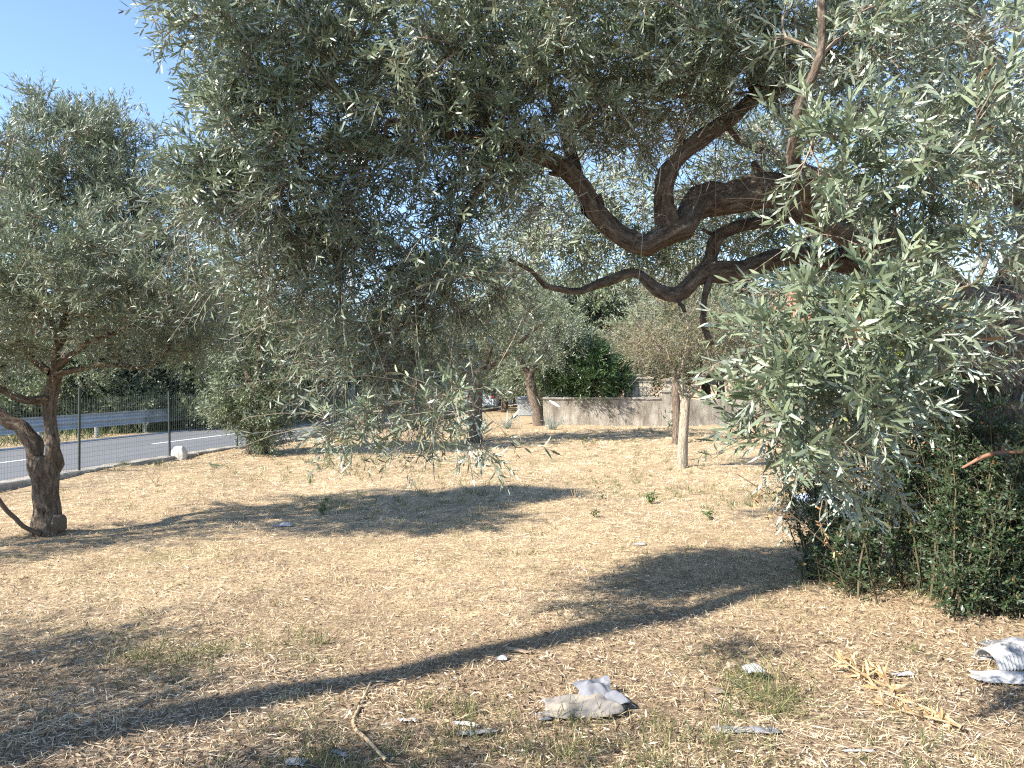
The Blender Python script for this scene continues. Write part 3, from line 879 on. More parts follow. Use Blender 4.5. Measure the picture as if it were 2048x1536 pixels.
# ------------------------------------------------------------------ the big olive on the right
def limb(pts, step=0.07, jit=1.0):
    """pts: (px, py, depth, radius) -> dense (x, y, z, r)"""
    l = catmull(np.array([[*P(a, b, c), r] for a, b, c, r in pts]), step)
    g = np.random.default_rng(int(abs(pts[0][0] * 7 + pts[1][1] * 3)))
    k = len(l)
    for wl, amp, ramp_ in ((0.30, .32, .10), (0.13, .18, .08)):
        m = max(3, int(k * step / wl) + 2)
        nz = g.normal(size=(m, 4))
        u = np.linspace(0, m - 1, k)
        sm = np.stack([np.interp(u, np.arange(m), nz[:, q]) for q in range(4)], 1)
        fade = np.clip(np.arange(k) / 3, 0, 1)
        l[:, :3] += sm[:, :3] * (l[:, 3] * amp * jit * fade)[:, None]
        l[:, 3] *= 1 + ramp_ * jit * sm[:, 3] * fade
    return l

def blob(px, py, Y, rx, ry, rz, w=1.0):
    return (*P(px, py, Y), rx, ry, rz, w)

def big_olive():
    rng = np.random.default_rng(5)
    base = np.array((*G(1975, 1215)[:2], 0.0))
    e = empty('olive_tree', (base[0], base[1], 0.0), 'huge old olive tree on the right whose branches hang over the lawn', 'olive tree')
    Y = base[1]
    trunk = limb([(2005, 1290, Y, .34), (2005, 1180, Y, .27), (2012, 1020, Y + .05, .235), (2022, 880, Y + .1, .225), (2010, 770, Y + .1, .225), (1990, 690, Y + .1, .21), (1975, 640, Y + .1, .17)], 0.05)
    L = {}
    L['main'] = limb([(2000, 770, Y + .1, .20), (1930, 660, Y, .195), (1850, 575, Y - .1, .18), (1760, 485, Y - .2, .165), (1680, 425, Y - .3, .135), (1600, 398, Y - .35, .115), (1533, 391, Y - .4, .105),
                      (1444, 405, Y - .45, .096), (1376, 430, Y - .5, .085), (1325, 455, Y - .5, .080), (1284, 484, Y - .5, .072), (1222, 456, Y - .5, .066), (1181, 420, Y - .55, .058), (1168, 375, Y - .6, .050), (1135, 330, Y - .65, .05), (1085, 305, Y - .7, .042), (1000, 290, Y - .8, .034), (900, 270, Y - .9, .026), (780, 240, Y - 1.0, .018)])
    L['bright'] = limb([(1335, 440, Y - .55, .085), (1325, 390, Y - .62, .056), (1332, 350, Y - .68, .050), (1352, 322, Y - .72, .047), (1376, 292, Y - .75, .044), (1420, 263, Y - .75, .043), (1468, 231, Y - .72, .041), (1512, 190, Y - .7, .038), (1560, 176, Y - .7, .04), (1590, 120, Y - .75, .034), (1640, 40, Y - .8, .028), (1660, -80, Y - .8, .02)])
    L['low'] = limb([(1850, 575, Y + .1, .10), (1750, 545, Y + .1, .085), (1650, 520, Y, .075), (1560, 515, Y - .1, .068), (1495, 530, Y - .2, .062), (1410, 540, Y - .25, .058), (1376, 566, Y - .3, .052), (1350, 588, Y - .3, .048), (1310, 578, Y - .3, .042), (1284, 552, Y - .3, .034), (1255, 546, Y - .35, .03), (1205, 565, Y - .4, .027), (1165, 583, Y - .4, .024), (1126, 580, Y - .45, .022), (1089, 574, Y - .5, .019), (1066, 545, Y - .5, .016), (1020, 520, Y - .6, .012)], 0.05)
    L['stub'] = limb([(1425, 535, Y - .25, .034), (1418, 566, Y - .28, .028), (1407, 603, Y - .3, .024), (1408, 644, Y - .3, .022), (1417, 670, Y - .3, .021), (1427, 690, Y - .3, .019)], 0.03)
    L['link'] = limb([(1412, 540, Y - .22, .045), (1425, 500, Y - .2, .042), (1440, 465, Y - .2, .040), (1500, 440, Y - .1, .044), (1560, 430, Y, .046), (1640, 440, Y + .1, .05), (1740, 500, Y + .1, .055)])
    L['up'] = limb([(1990, 700, Y + .1, .17), (2030, 600, Y + .15, .15), (2060, 480, Y + .2, .13), (2050, 350, Y + .2, .11), (2000, 200, Y + .1, .09), (1940, 60, Y, .07), (1900, -120, Y - .1, .05), (1880, -300, Y - .2, .03)])
    L['near'] = limb([(1760, 485, Y - .2, .08), (1680, 470, Y - .7, .06), (1625, 420, Y - 1.2, .045), (1605, 370, Y - 1.5, .036), (1586, 305, Y - 1.7, .030), (1600, 220, Y - 1.8, .026), (1636, 120, Y - 1.9, .022), (1640, 0, Y - 1.9, .018)])
    L['elbow'] = limb([(1181, 420, Y - .55, .055), (1150, 360, Y - .2, .048), (1130, 250, Y, .042), (1080, 130, Y, .036), (1040, 0, Y, .03), (1000, -150, Y - .1, .02)])
    L['left'] = limb([(1085, 305, Y - .7, .026), (990, 340, Y - .75, .020), (930, 420, Y - .7, .016), (900, 500, Y - .65, .013), (850, 590, Y - .6, .010), (830, 690, Y - .6, .007)])
    L['top'] = limb([(1512, 190, Y - .7, .035), (1480, 75, Y - .6, .03), (1400, 20, Y - .6, .026), (1250, -60, Y - .6, .022), (1050, -120, Y - .7, .018)])
    L['back'] = limb([(1760, 485, Y - .1, .09), (1700, 400, Y + .5, .075), (1600, 330, Y + 1.1, .06), (1480, 280, Y + 1.6, .045), (1350, 240, Y + 2.0, .03), (1200, 220, Y + 2.3, .02)])
    L['curtain'] = limb([(1850, 575, Y - .15, .06), (1800, 560, Y - .7, .05), (1760, 560, Y - 1.2, .04), (1720, 600, Y - 1.7, .03), (1690, 680, Y - 2.0, .02)])
    m = Mesh(); tube(m, trunk[:, :3], trunk[:, 3], 40, gnarl=0.10, rng=rng)
    m.build('trunk', M['bark'], e, smooth=True)
    for k, l in L.items():
        limb_mesh(l, 22 if l[0, 3] > .09 else 14, 0.125 if l[0, 3] > .05 else 0.08, rng).build('branch', M['bark'], e, smooth=True)
    limbs = [trunk] + list(L.values())
    for k, lo, hi, cnt in (('main', .45, .9, 9), ('bright', .1, .8, 6), ('low', .3, .9, 6), ('link', .1, .9, 3), ('up', .1, .6, 3)):
        for q in range(cnt):     # pruned stubs
            l = L[k]; i = int(len(l) * rng.uniform(lo, hi)); d_ = unit(rng.normal(size=3) + np.array((0, -.3, .3))); r_ = l[i, 3] * rng.uniform(.25, .5)
            ln = l[i, 3] + rng.uniform(.02, .12)
            m = Mesh(); pp = l[i, :3] + np.linspace(0, 1, 5)[:, None] * d_ * ln + rng.normal(0, .004, (5, 3)); tube(m, pp, r_ * np.array((1.3, 1.1, .95, .9, .8)), 9, gnarl=.1, rng=rng)
            m.build('stub', M['bark'], e, smooth=True)

    dense = [  # leafy masses, photo position + depth + radii in metres
        blob(600, 130, 4.3, .62, .6, .50, 1.25), blob(520, 60, 4.0, .50, .45, .38, .8), blob(500, 290, 4.2, .42, .4, .42, .6), blob(440, 370, 4.2, .30, .3, .28, .35),
        blob(640, 360, 4.6, .60, .6, .50, 1.0), blob(790, 200, 4.5, .80, .8, .60, 1.5), blob(880, 60, 4.3, .8, .8, .45, 1.4),
        blob(1050, 120, 4.4, .8, .8, .50, 1.4), blob(960, 320, 4.6, .6, .6, .40, .9), blob(740, 540, 4.8, .70, .6, .45, .62), blob(600, 520, 4.8, .44, .45, .38, .30),
        blob(830, 690, 4.7, .50, .45, .38, .28), blob(690, 690, 4.7, .38, .35, .32, .15), blob(780, 840, 4.3, .38, .25, .18, .17), blob(940, 830, 3.6, .12, .12, .18, .09), blob(900, 560, 4.6, .5, .45, .38, .3),
        blob(1280, 90, 4.5, .8, .8, .50, 1.2), blob(1230, 230, 5.2, .7, .6, .36, .7), blob(1450, 60, 4.3, .6, .6, .40, .8), blob(1600, 60, 4.2, .6, .6, .40, .7), blob(1430, 160, 5.3, .5, .5, .28, .3),
        blob(1760, 130, 3.9, .6, .6, .45, .42), blob(1930, 180, 4.2, .6, .7, .70, .55), blob(1990, 420, 4.3, .4, .5, .5, .25), blob(1960, 640, 4.2, .3, .3, .35, .10), blob(1880, 560, 3.7, .28, .3, .2, .08), blob(2030, 560, 3.6, .2, .25, .35, .1), blob(1690, 930, 3.1, .2, .18, .12, .08), blob(1840, 90, 3.4, .4, .4, .3, .16), blob(2000, 300, 3.6, .3, .35, .4, .14), blob(1700, 60, 3.6, .4, .4, .25, .16),
        blob(1830, 290, 2.95, .36, .28, .20, .20), blob(1920, 330, 2.9, .22, .22, .16, .10), blob(1660, 300, 3.0, .12, .2, .26, .08), blob(1650, 430, 3.0, .12, .2, .16, .06), blob(1750, 440, 3.1, .24, .25, .14, .10),
        blob(1850, 470, 3.0, .22, .22, .10, .09), blob(1690, 570, 2.9, .20, .2, .10, .10), blob(1720, 660, 2.85, .24, .2, .14, .15), blob(1630, 760, 2.75, .22, .18, .12, .14), blob(1560, 850, 2.75, .12, .14, .09, .05), blob(1740, 790, 2.9, .22, .2, .12, .12), blob(1640, 900, 2.85, .2, .18, .09, .08), blob(1840, 650, 3.0, .18, .2, .10, .06),
        blob(1540, 770, 2.7, .08, .1, .05, .03), blob(1560, 660, 2.8, .06, .1, .05, .02), blob(1920, 640, 2.8, .10, .1, .05, .02), blob(1970, 250, 2.7, .12, .1, .08, .04)]
    rear = [blob(1250, 520, 7.0, 1.2, .5, .22, .5), blob(1100, 470, 6.9, .8, .5, .3, .4), blob(1420, 330, 6.2, .8, .4, .5, .6), blob(1180, 440, 6.9, .9, .5, .32, .7), blob(1400, 470, 6.9, 1.0, .5, .3, .8), blob(1560, 400, 6.6, .8, .5, .4, .6), blob(1620, 540, 6.6, .6, .4, .25, .35), blob(1330, 330, 7.2, 1.5, .8, .8, 1.3), blob(1100, 380, 7.0, .9, .7, .55, .7), blob(1650, 300, 7.2, 1.2, 1.0, 1.1, 1.1), blob(1950, 350, 7.0, 1.2, 1.2, 1.3, 1.2), blob(1500, 480, 7.0, .9, .5, .28, .35), blob(1700, 520, 6.6, .7, .5, .4, .4)]
    over = [(1.0, 3.5, 5.0, 1.5, 1.1, .55, 2.2), (2.2, 3.9, 5.3, 1.3, 1.2, .6, 1.6), (-.3, 3.2, 4.7, .8, .8, .4, .5), blob(850, -230, 4.7, 1.1, 1.0, .55, 1.0), blob(1350, -280, 4.8, 1.4, 1.3, .65, 1.2), blob(1850, -200, 4.8, 1.4, 1.4, .7, 1.2), blob(1500, -500, 6.0, 1.8, 1.5, .8, 1.0), blob(2250, 100, 5.4, .9, 1.3, 1.3, 1.0)]
    a1, a2, a3 = in_blobs(rng, dense, 1700), in_blobs(rng, rear, 560), in_blobs(rng, over, 430)
    ch = branch_out(rng, limbs, np.concatenate([a1, a2, a3]), step=0.10, arch=0.10, wob=0.13, tip_r=0.0018)
    cen = P(1350, 250, 5.2)
    n_near = lambda p: np.linalg.norm(p - np.array((0, 0, H)), axis=-1)
    near = [c for c in ch if n_near(c[0][-1]) < 3.45]
    mid = [c for c in ch if 3.45 <= n_near(c[0][-1]) < 6.2 and c[0][-1][2] < 4.2]
    rest = [c for c in ch if not (n_near(c[0][-1]) < 3.45 or (3.45 <= n_near(c[0][-1]) < 6.2 and c[0][-1][2] < 4.2))]
    tw = chain_mesh(ch, rng)
    fo = Mesh()
    lf1, s1 = plant_leaves(rng, near, cen, 4, (.13, .34), 8, .066, .185, (0.0, .35), out=.35, up=.25, along=.45, rand=.5)
    lf2, s2 = plant_leaves(rng, mid, cen, 6, (.12, .26), 7, .056, .18, (0.0, .5), out=.3, up=.15, along=.8, rand=.6)
    lf3, s3 = plant_leaves(rng, rest, cen, 7, (.16, .32), 6, .075, .19, (0.0, .5), out=.3, up=.15, along=.75, rand=.6)
    # bare twigs tangled among the limbs
    b = in_blobs(rng, [blob(1250, 250, 4.5, .7, .35, .35, 1.), blob(1400, 330, 4.4, .5, .3, .35, .8), blob(1100, 420, 4.5, .4, .3, .4, .8), blob(1500, 130, 4.4, .6, .3, .3, .6), blob(1800, 350, 3.9, .5, .3, .5, .8), blob(950, 500, 4.5, .4, .3, .4, .8), blob(1950, 500, 4.2, .3, .3, .6, .7)], 520)
    dv = unit(rng.normal(size=b.shape) + np.array((0, 0, -.25))); Lh = rng.uniform(.15, .5, len(b)); cv = rng.normal(size=b.shape) * .35
    add_stems(tw, np.stack([b + dv * (Lh * q)[:, None] + cv * (Lh * q * q)[:, None] for q in (0, .25, .5, .75, 1)], 1), rng.uniform(.0014, .0036, len(b)), 0, rng)
    # long bare hanging twigs
    hang = [c for c in mid if c[0][-1][0] < 0.3 and c[0][-1][2] < 2.6]
    b = np.array([c[0][rng.integers(len(c[0]) // 3, len(c[0]))] for c in hang for _ in range(6)])
    dv = rng.normal(size=b.shape) * .7 + np.array((-0.15, -.1, -.35))
    Lh = rng.uniform(.15, .42, len(b)); dv = unit(dv)
    cv = rng.normal(size=b.shape) * .35
    hs_ = np.stack([b + dv * (Lh * q)[:, None] + cv * (Lh * q * q)[:, None] + np.array((0, 0, -1.0)) * (Lh * .35 * q * q)[:, None] for q in (0, .25, .5, .75, 1)], 1)
    hs_ = hs_[hs_[:, -1, 2] > 1.12]; b = hs_[:, 0]
    add_stems(tw, hs_, .0017, .0008, rng)
    tipk = rng.uniform(size=len(b)) < .6
    lf4, s4 = sprays(rng, hs_[tipk][:, -1], hs_[tipk][:, -1] - hs_[tipk][:, -2] + np.array((0, 0, .02)), rng.uniform(.07, .15, tipk.sum()), 4, .055, .18, rng.uniform(0, .4, tipk.sum()), bare=.05)
    add_stems(tw, s4, .0012, .0008, rng)
    for s_ in (s1, s2): add_stems(tw, s_, .0017, .0008, rng)
    tw.build('twigs', M['twig'], e, kind='stuff')
    # the 300 leaves that show largest are parts of their own
    B, D, Nn, LL, WW, RR = lf1
    dist = n_near(B)
    vis = (np.abs(B[:, 0] / B[:, 1]) < .66) & (np.abs((B[:, 2] - H) / B[:, 1] + .015) < .49)
    score = LL / dist * (np.linalg.norm(np.cross(D, unit(B - np.array((0, 0, H)))), axis=1))
    order = np.argsort(np.where(vis, -score, 0))[:300]
    proto = []
    for q in range(6):
        mm = Mesh(); one = np.zeros((1, 3))
        add_leaves(mm, one, np.array([[1., 0, 0]]), np.array([[0., 0, 1]]), np.array([1.]), np.array([.185]), np.array([.12 + .14 * q]), kind=3, curl=.02 + .04 * q)
        me = mm.data('leaf'); me.materials.append(M['olive']); proto.append(me)
    for i in order:
        d = unit(D[i]); s_ = unit(np.cross(d, Nn[i])); n_ = np.cross(s_, d)
        # mesh axes: x along the leaf, side = cross(x, z) = -y
        R = np.stack([d, -s_, n_], 1) * LL[i]
        mt = Matrix(((*R[0], B[i][0] - base[0]), (*R[1], B[i][1] - base[1]), (*R[2], B[i][2]), (0, 0, 0, 1)))
        o = bpy.data.objects.new('leaf', proto[int(np.clip((RR[i] - .05) / .14, 0, 5))])
        COL.objects.link(o); o.parent = e; o.matrix_basis = mt
    keep = np.ones(len(B), bool); keep[order] = False
    c_ = rng.uniform(.02, .25, keep.sum())
    add_leaves(fo, B[keep], D[keep], Nn[keep], LL[keep], WW[keep], RR[keep], kind=2, curl=c_)
    add_leaves(fo, *lf2, kind=2, curl=rng.uniform(.0, .22, len(lf2[0])))
    add_leaves(fo, *lf3, kind=1)
    add_leaves(fo, *lf4, kind=2, curl=rng.uniform(.0, .22, len(lf4[0])))
    fo.build('foliage', M['olive'], e, kind='stuff')
    print('BIG', len(lf1[0]), len(lf2[0]), len(lf3[0]), len(ch))
big_olive()

# ------------------------------------------------------------------ the olive on the left
def left_olive():
    rng = np.random.default_rng(8)
    base = G(92, 1072); Y = base[1]
    e = empty('olive_tree', (base[0], base[1], 0), 'forked grey-barked olive tree at the left with a tall feathery crown', 'olive tree')
    L = []
    L.append(limb([(92, 1095, Y, .20), (92, 1062, Y, .155), (93, 1010, Y, .118), (92, 960, Y, .122), (90, 935, Y, .128), (92, 915, Y, .09)], .03, .25))
    L.append(limb([(80, 950, Y, .085), (66, 895, Y, .070), (45, 858, Y, .068), (5, 822, Y, .074), (-60, 770, Y, .066), (-130, 690, Y - .1, .055), (-180, 580, Y - .2, .04), (-200, 450, Y - .2, .025)], .04))
    L.append(limb([(100, 950, Y, .085), (108, 890, Y, .070), (102, 845, Y, .064), (97, 800, Y, .066), (104, 762, Y, .060), (113, 735, Y, .055), (118, 690, Y, .046), (128, 630, Y, .04), (120, 560, Y, .032), (128, 470, Y, .026), (120, 380, Y, .018), (130, 280, Y, .012)], .04))
    L.append(limb([(100, 745, Y, .04), (60, 715, Y, .036), (25, 670, Y - .05, .03), (-10, 600, Y - .1, .026), (-20, 500, Y - .2, .02), (0, 380, Y - .2, .014), (20, 280, Y - .2, .01)], .05))
    L.append(limb([(97, 798, Y, .045), (50, 800, Y - .1, .04), (5, 780, Y - .2, .036), (-50, 740, Y - .3, .03), (-100, 640, Y - .4, .022)], .05))
    L.append(limb([(108, 750, Y, .036), (150, 738, Y, .032), (215, 728, Y + .05, .027), (280, 738, Y + .1, .023), (318, 718, Y + .1, .02), (360, 690, Y + .1, .015), (410, 700, Y + .1, .010)], .05))
    L.append(limb([(120, 690, Y, .034), (150, 640, Y + .1, .03), (200, 590, Y + .2, .025), (240, 500, Y + .3, .02), (260, 400, Y + .3, .014), (270, 300, Y + .3, .01)], .05))
    L.append(limb([(113, 735, Y, .03), (170, 690, Y - .2, .026), (240, 660, Y - .3, .02), (320, 620, Y - .3, .015), (380, 560, Y - .3, .01)], .05))
    L.append(limb([(118, 690, Y, .03), (90, 620, Y + .3, .026), (60, 520, Y + .5, .02), (50, 400, Y + .6, .014), (60, 300, Y + .6, .01)], .05))
    m = limb_mesh(L[0], 34, .09, rng)
    v, f = sphere_mesh(P(122, 1045, Y) + np.array((0, -.04, 0)), (.075, .08, .10), 16, 10, lambda d, v: v * (1 + .12 * np.sin(6 * d[..., :1] + 4 * d[..., 2:3])))
    m.add(v, f)
    m.build('trunk', M['bark'], e, smooth=True)
    for l in L[1:]:
        limb_mesh(l, 18 if l[0, 3] > .07 else 9, .07, rng).build('branch', M['bark'], e, smooth=True)
    m = Mesh(); l = limb([(80, 1068, Y - .15, .022), (40, 1045, Y - .25, .02), (-5, 995, Y - .35, .018), (-60, 900, Y - .45, .015), (-110, 800, Y - .5, .010)], .05)
    tube(m, l[:, :3], l[:, 3], 7); m.build('sucker', M['bark'], e, smooth=True)
    bl = [blob(120, 330, Y, .75, .75, .52, 1.2), blob(40, 370, Y - .1, .7, .7, .6, 1.0), blob(230, 350, Y + .1, .6, .6, .65, 1.0), blob(150, 500, Y, 1.1, 1.0, .6, 1.8), blob(300, 480, Y + .1, .6, .7, .55, .9),
          blob(330, 620, Y, .6, .8, .42, .8), blob(60, 620, Y, 1.0, .9, .45, 1.0), blob(-120, 500, Y - .1, 1.0, 1.0, 1.0, 1.3), blob(200, 275, Y, .3, .4, .30, .3), blob(100, 250, Y, .35, .4, .22, .3), blob(380, 690, Y, .30, .4, .22, .25), blob(250, 700, Y, .5, .6, .2, .3), blob(-40, 700, Y - .2, .6, .7, .3, .4)]
    bl += [blob(260, 580, Y - .9, .8, .6, .45, .8), blob(120, 520, Y - 1.0, .9, .6, .5, .8), blob(-20, 600, Y - .9, .7, .6, .4, .5)]
    at = in_blobs(rng, bl, 1250)
    ch = branch_out(rng, L, at, step=.14, arch=.10, wob=.10, tip_r=.0022)
    tw = chain_mesh(ch, rng)
    lf, s_ = plant_leaves(rng, ch, P(120, 560, Y), 7, (.16, .36), 6, .060, .20, (-.05, .3), out=.3, up=.55, along=.85, rand=.5)
    add_stems(tw, s_, .002, .001, rng)
    tw.build('twigs', M['twig'], e, kind='stuff')
    fo = Mesh(); add_leaves(fo, *lf, kind=1); fo.build('foliage', M['olive'], e, kind='stuff')
    print('LEFT', len(lf[0]))
left_olive()

# ------------------------------------------------------------------ other trees
def simple_tree(rng, base, trunk_pts, blobs, n, leaf_len, mat, label, name='olive_tree', cat='olive tree', group=None, per=7, pairs=5, leaf_w=.24, seg=(.2, .42), up=.25, droop=(0., .4), suckers=0, bare=0, tip_r=.003, arch=.1):
    """trunk_pts: list of polylines (x, y, z, r) in metres relative to the base"""
    base = np.asarray(base, float)
    e = empty(name, base, label, cat, group)
    L = [catmull(np.array(t_, float) + np.array((*base, 0.0)), .08) for t_ in trunk_pts]
    m = Mesh(); tube(m, L[0][:, :3], L[0][:, 3], 18, gnarl=.08, rng=rng); m.build('trunk', M['bark'], e, smooth=True)
    for l in L[1:]:
        limb_mesh(l, 9, .06, rng).build('branch', M['bark'], e, smooth=True)
    bl = [(b[0] + base[0], b[1] + base[1], b[2] + base[2], *b[3:]) for b in blobs]
    ch = branch_out(rng, L, in_blobs(rng, bl, n), step=.26, arch=arch, wob=.12, tip_r=tip_r)
    tw = chain_mesh(ch, rng, big=.02)
    cen = np.average([b[:3] for b in bl], axis=0, weights=[b[6] for b in bl])
    lf, s_ = plant_leaves(rng, ch, cen, per, seg, pairs, leaf_len, leaf_w, droop, out=.35, up=up, along=.8, rand=.55)
    if bare:
        b = np.array([c[0][rng.integers(len(c[0]) // 2, len(c[0]))] for c in ch for _ in range(bare)])
        dv = unit(rng.normal(size=b.shape) + np.array((0, 0, .2))); Lh = rng.uniform(.25, .6, len(b))
        add_stems(tw, np.stack([b + dv * (Lh * q)[:, None] for q in (0, .5, 1)], 1), .003, .0015, rng)
    tw.build('twigs', M['twig'], e, kind='stuff')
    fo = Mesh(); add_leaves(fo, *lf, kind=1, curl=.1)
    fo.build('foliage', mat, e, kind='stuff')
    return e

rng = np.random.default_rng(21)
# bushy olive by the road with shoots from its foot
b_ = G(512, 912)
tr = [[(0, 0, -.1, .24), (.02, 0, .3, .20), (-.05, 0, .8, .17), (.0, 0, 1.2, .13)], [(-.08, 0, .4, .14), (-.28, 0, .9, .12), (-.36, 0, 1.25, .10)], [(.1, 0, .7, .1), (.35, .1, 1.5, .08), (.45, .1, 2.4, .05)], [(0, 0, 1.1, .1), (-.3, .1, 2.0, .07), (-.5, .1, 3.0, .04)], [(0, 0, 1.1, .1), (.1, -.1, 2.2, .06), (.05, -.1, 3.4, .03)]]
simple_tree(rng, (b_[0], b_[1], 0), tr, [(-.1, 0, 2.8, 1.4, 1.2, .8, 1.9), (.3, 0, 1.9, 1.15, 1.0, .8, 1.3), (.1, 0, 3.9, 1.3, 1.1, .8, 1.5), (1.0, 0, 3.0, .9, .8, .9, .8), (0, -.15, .95, .72, .6, .55, 1.1), (-.45, -.2, 1.1, .45, .4, .4, .5), (.3, -.2, .5, .35, .4, .35, .35), (-1.0, 0, 3.0, .8, .8, .8, .8)], 760, .08, M['olive_far'], 'bushy olive tree by the kerb with leafy shoots hiding its trunk', per=8, tip_r=.0025)
# open olive with dark trunk, centre
b_ = G(950, 884)
tr = [[(0, 0, -.1, .2), (0, 0, .5, .17), (.03, 0, 1.2, .15), (.05, 0, 1.5, .12)], [(.05, 0, 1.4, .12), (.35, 0, 2.3, .09), (.3, 0, 3.2, .06), (.5, 0, 4.2, .03)], [(0, 0, 1.2, .1), (-.4, .1, 2.0, .08), (-.9, .1, 2.7, .05), (-1.3, .1, 3.3, .03)], [(.05, 0, 1.5, .08), (.9, -.1, 2.2, .06), (1.6, -.1, 2.8, .03)], [(.05, 0, 1.4, .08), (-.1, .3, 2.6, .05), (-.3, .3, 3.8, .03)]]
simple_tree(rng, (b_[0], b_[1], 0), tr, [(0, 0, 3.6, 1.9, 1.5, .8, 1.6), (-1.0, 0, 2.8, 1.0, 1.2, .8, .9), (1.2, 0, 2.7, 1.1, 1.2, .8, .9), (0, 0, 2.3, 1.2, 1.2, .6, .7), (.3, 0, 4.4, 1.3, 1.2, .6, .8), (-.4, -.2, 1.4, .8, .6, .5, .35)], 420, .085, M['olive_far'], 'open-crowned olive tree with a dark trunk in the middle of the lawn', bare=1)
# dark trunk with cabinet near the wall
b_ = G(1072, 851)
tr = [[(.1, 0, -.1, .2), (.05, 0, .4, .17), (-.12, 0, 1.0, .15), (-.2, 0, 1.6, .12)], [(-.2, 0, 1.5, .1), (-.7, 0, 2.4, .07), (-1.0, 0, 3.3, .04)], [(-.2, 0, 1.5, .1), (.3, 0, 2.4, .07), (.8, 0, 3.2, .04)]]
simple_tree(rng, (b_[0], b_[1], 0), tr, [(-.2, 0, 2.9, 1.8, 1.5, .9, 1.5), (.6, 0, 2.2, 1.2, 1.2, .7, .8), (-1.2, 0, 2.3, 1.0, 1.0, .7, .6), (0, 0, 3.7, 1.2, 1.2, .5, .7)], 330, .10, M['olive_far'], 'olive tree with leaning dark trunk in front of the far wall end')
# pair of slim trunks right of centre
b_ = G(1365, 940)
tr = [[(0, 0, -.1, .095), (.0, 0, .35, .082), (.03, 0, .8, .075), (.05, 0, 1.12, .08), (.07, 0, 1.28, .07)], [(.06, 0, 1.15, .05), (-.1, 0, 1.45, .04), (-.2, 0, 1.8, .03), (-.5, 0, 2.2, .02)], [(.07, 0, 1.18, .055), (.28, 0, 1.45, .046), (.33, 0, 1.55, .04), (.6, -.05, 1.75, .03), (1.0, -.1, 1.95, .018)], [(.33, 0, 1.55, .03), (.4, .1, 1.9, .022), (.35, .1, 2.4, .015)], [(.06, 0, 1.2, .035), (0, 0, 1.7, .028), (.1, 0, 2.3, .02), (0, .1, 2.8, .012)]]
e = simple_tree(rng, (b_[0], b_[1], 0), tr, [(0, 0, 2.3, .9, .8, .55, 1.3), (.6, 0, 2.1, .7, .6, .4, .6), (-.5, 0, 2.0, .5, .6, .4, .6), (0, 0, 2.9, .8, .8, .5, .8), (-.1, 0, 1.6, .35, .4, .2, .2)], 210, .060, M['olive_pale'], 'slim olive tree with pale bare trunk in the sun, right of centre', per=5, pairs=5, bare=2, tip_r=.0022)
for c in e.children:
    if c.name.split('.')[0] in ('trunk', 'branch'): c.data.materials[0] = M['pale_bark']
b_ = G(1353, 888)
tr = [[(0, 0, -.1, .11), (.02, 0, .5, .10), (-.02, 0, 1.2, .09), (.0, 0, 1.6, .08)], [(0, 0, 1.5, .06), (-.4, 0, 2.2, .04), (-.9, 0, 2.7, .025)], [(0, 0, 1.5, .06), (.4, 0, 2.3, .04), (.9, 0, 3.0, .02)]]
simple_tree(rng, (b_[0], b_[1], 0), tr, [(0, 0, 2.6, 1.5, 1.2, .7, 1.5), (.9, 0, 2.6, 1.0, 1.0, .8, .9), (0, 0, 3.3, 1.2, 1.0, .6, .9)], 250, .085, M['olive_far'], 'second slim olive tree just behind the pale sunlit trunk', bare=1)

# trees and shrubs behind the wall
def crown_tree(px, Y, r, zc, rz, n, leaf, mat, label, name='tree', cat='tree', bare=0, group=None, trunk_r=.14, per=7, leaf_w=.26, ztop=None):
    x = (px - CX) / F * Y
    zz = zc - rz * .5
    tr = [[(0, 0, -.4, trunk_r * 1.3), (.03, 0, zz * .5, trunk_r), (-.04, 0, zz, trunk_r * .8)], [(-.04, 0, zz * .9, trunk_r * .7), (-r * .4, .1, zc, trunk_r * .4), (-r * .6, .1, zc + rz * .5, trunk_r * .2)], [(-.04, 0, zz * .9, trunk_r * .7), (r * .35, -.1, zc, trunk_r * .4), (r * .5, 0, zc + rz * .6, trunk_r * .2)], [(-.04, 0, zz, trunk_r * .6), (.05, .1, zc + rz * .3, trunk_r * .3), (0, .1, zc + rz * .7, trunk_r * .15)]]
    bl = [(0, 0, zc, r * .95, r * .9, rz * .75, 1.4), (-r * .5, 0, zc - rz * .15, r * .55, r * .6, rz * .6, .7), (r * .5, 0, zc + rz * .05, r * .55, r * .6, rz * .6, .7), (0, 0, zc + rz * .5, r * .6, r * .6, rz * .45, .7)]
    g = ROAD_Z if s_of(x, Y) < 0 else 0.0
    return simple_tree(rng, (x, Y, g), tr, bl, n, leaf, mat, label, name=name, cat=cat, group=group, bare=bare, per=per, leaf_w=leaf_w, seg=(.25, .5))
crown_tree(1175, 24.1, 1.25, 1.5, 1.2, 400, .15, M['oleander'], 'dense deep green oleander bush leaning over the boundary wall', 'oleander_bush', 'bush', trunk_r=.07, leaf_w=.2)
crown_tree(1255, 26.5, 1.5, 2.3, 1.1, 230, .09, M['olive_pale'], 'sparse straw-coloured almond tree above the cream gate pillars', 'almond_tree', 'tree', bare=3, per=4)
crown_tree(1440, 27.5, 2.5, 2.7, 1.7, 480, .14, M['olive_far'], 'wide grey olive crown behind the wall, right of the slim trunk', 'olive_tree', 'olive tree', bare=1)
crown_tree(1545, 30, 2.4, 2.4, 1.5, 420, .14, M['olive_pale'], 'dull brownish tree behind the wall below the tiled roof', bare=2)
crown_tree(1490, 25.2, .55, .75, .5, 90, .09, M['oleander'], 'small bush with orange-tinged leaves on top of the wall', 'bush', 'bush', trunk_r=.03)
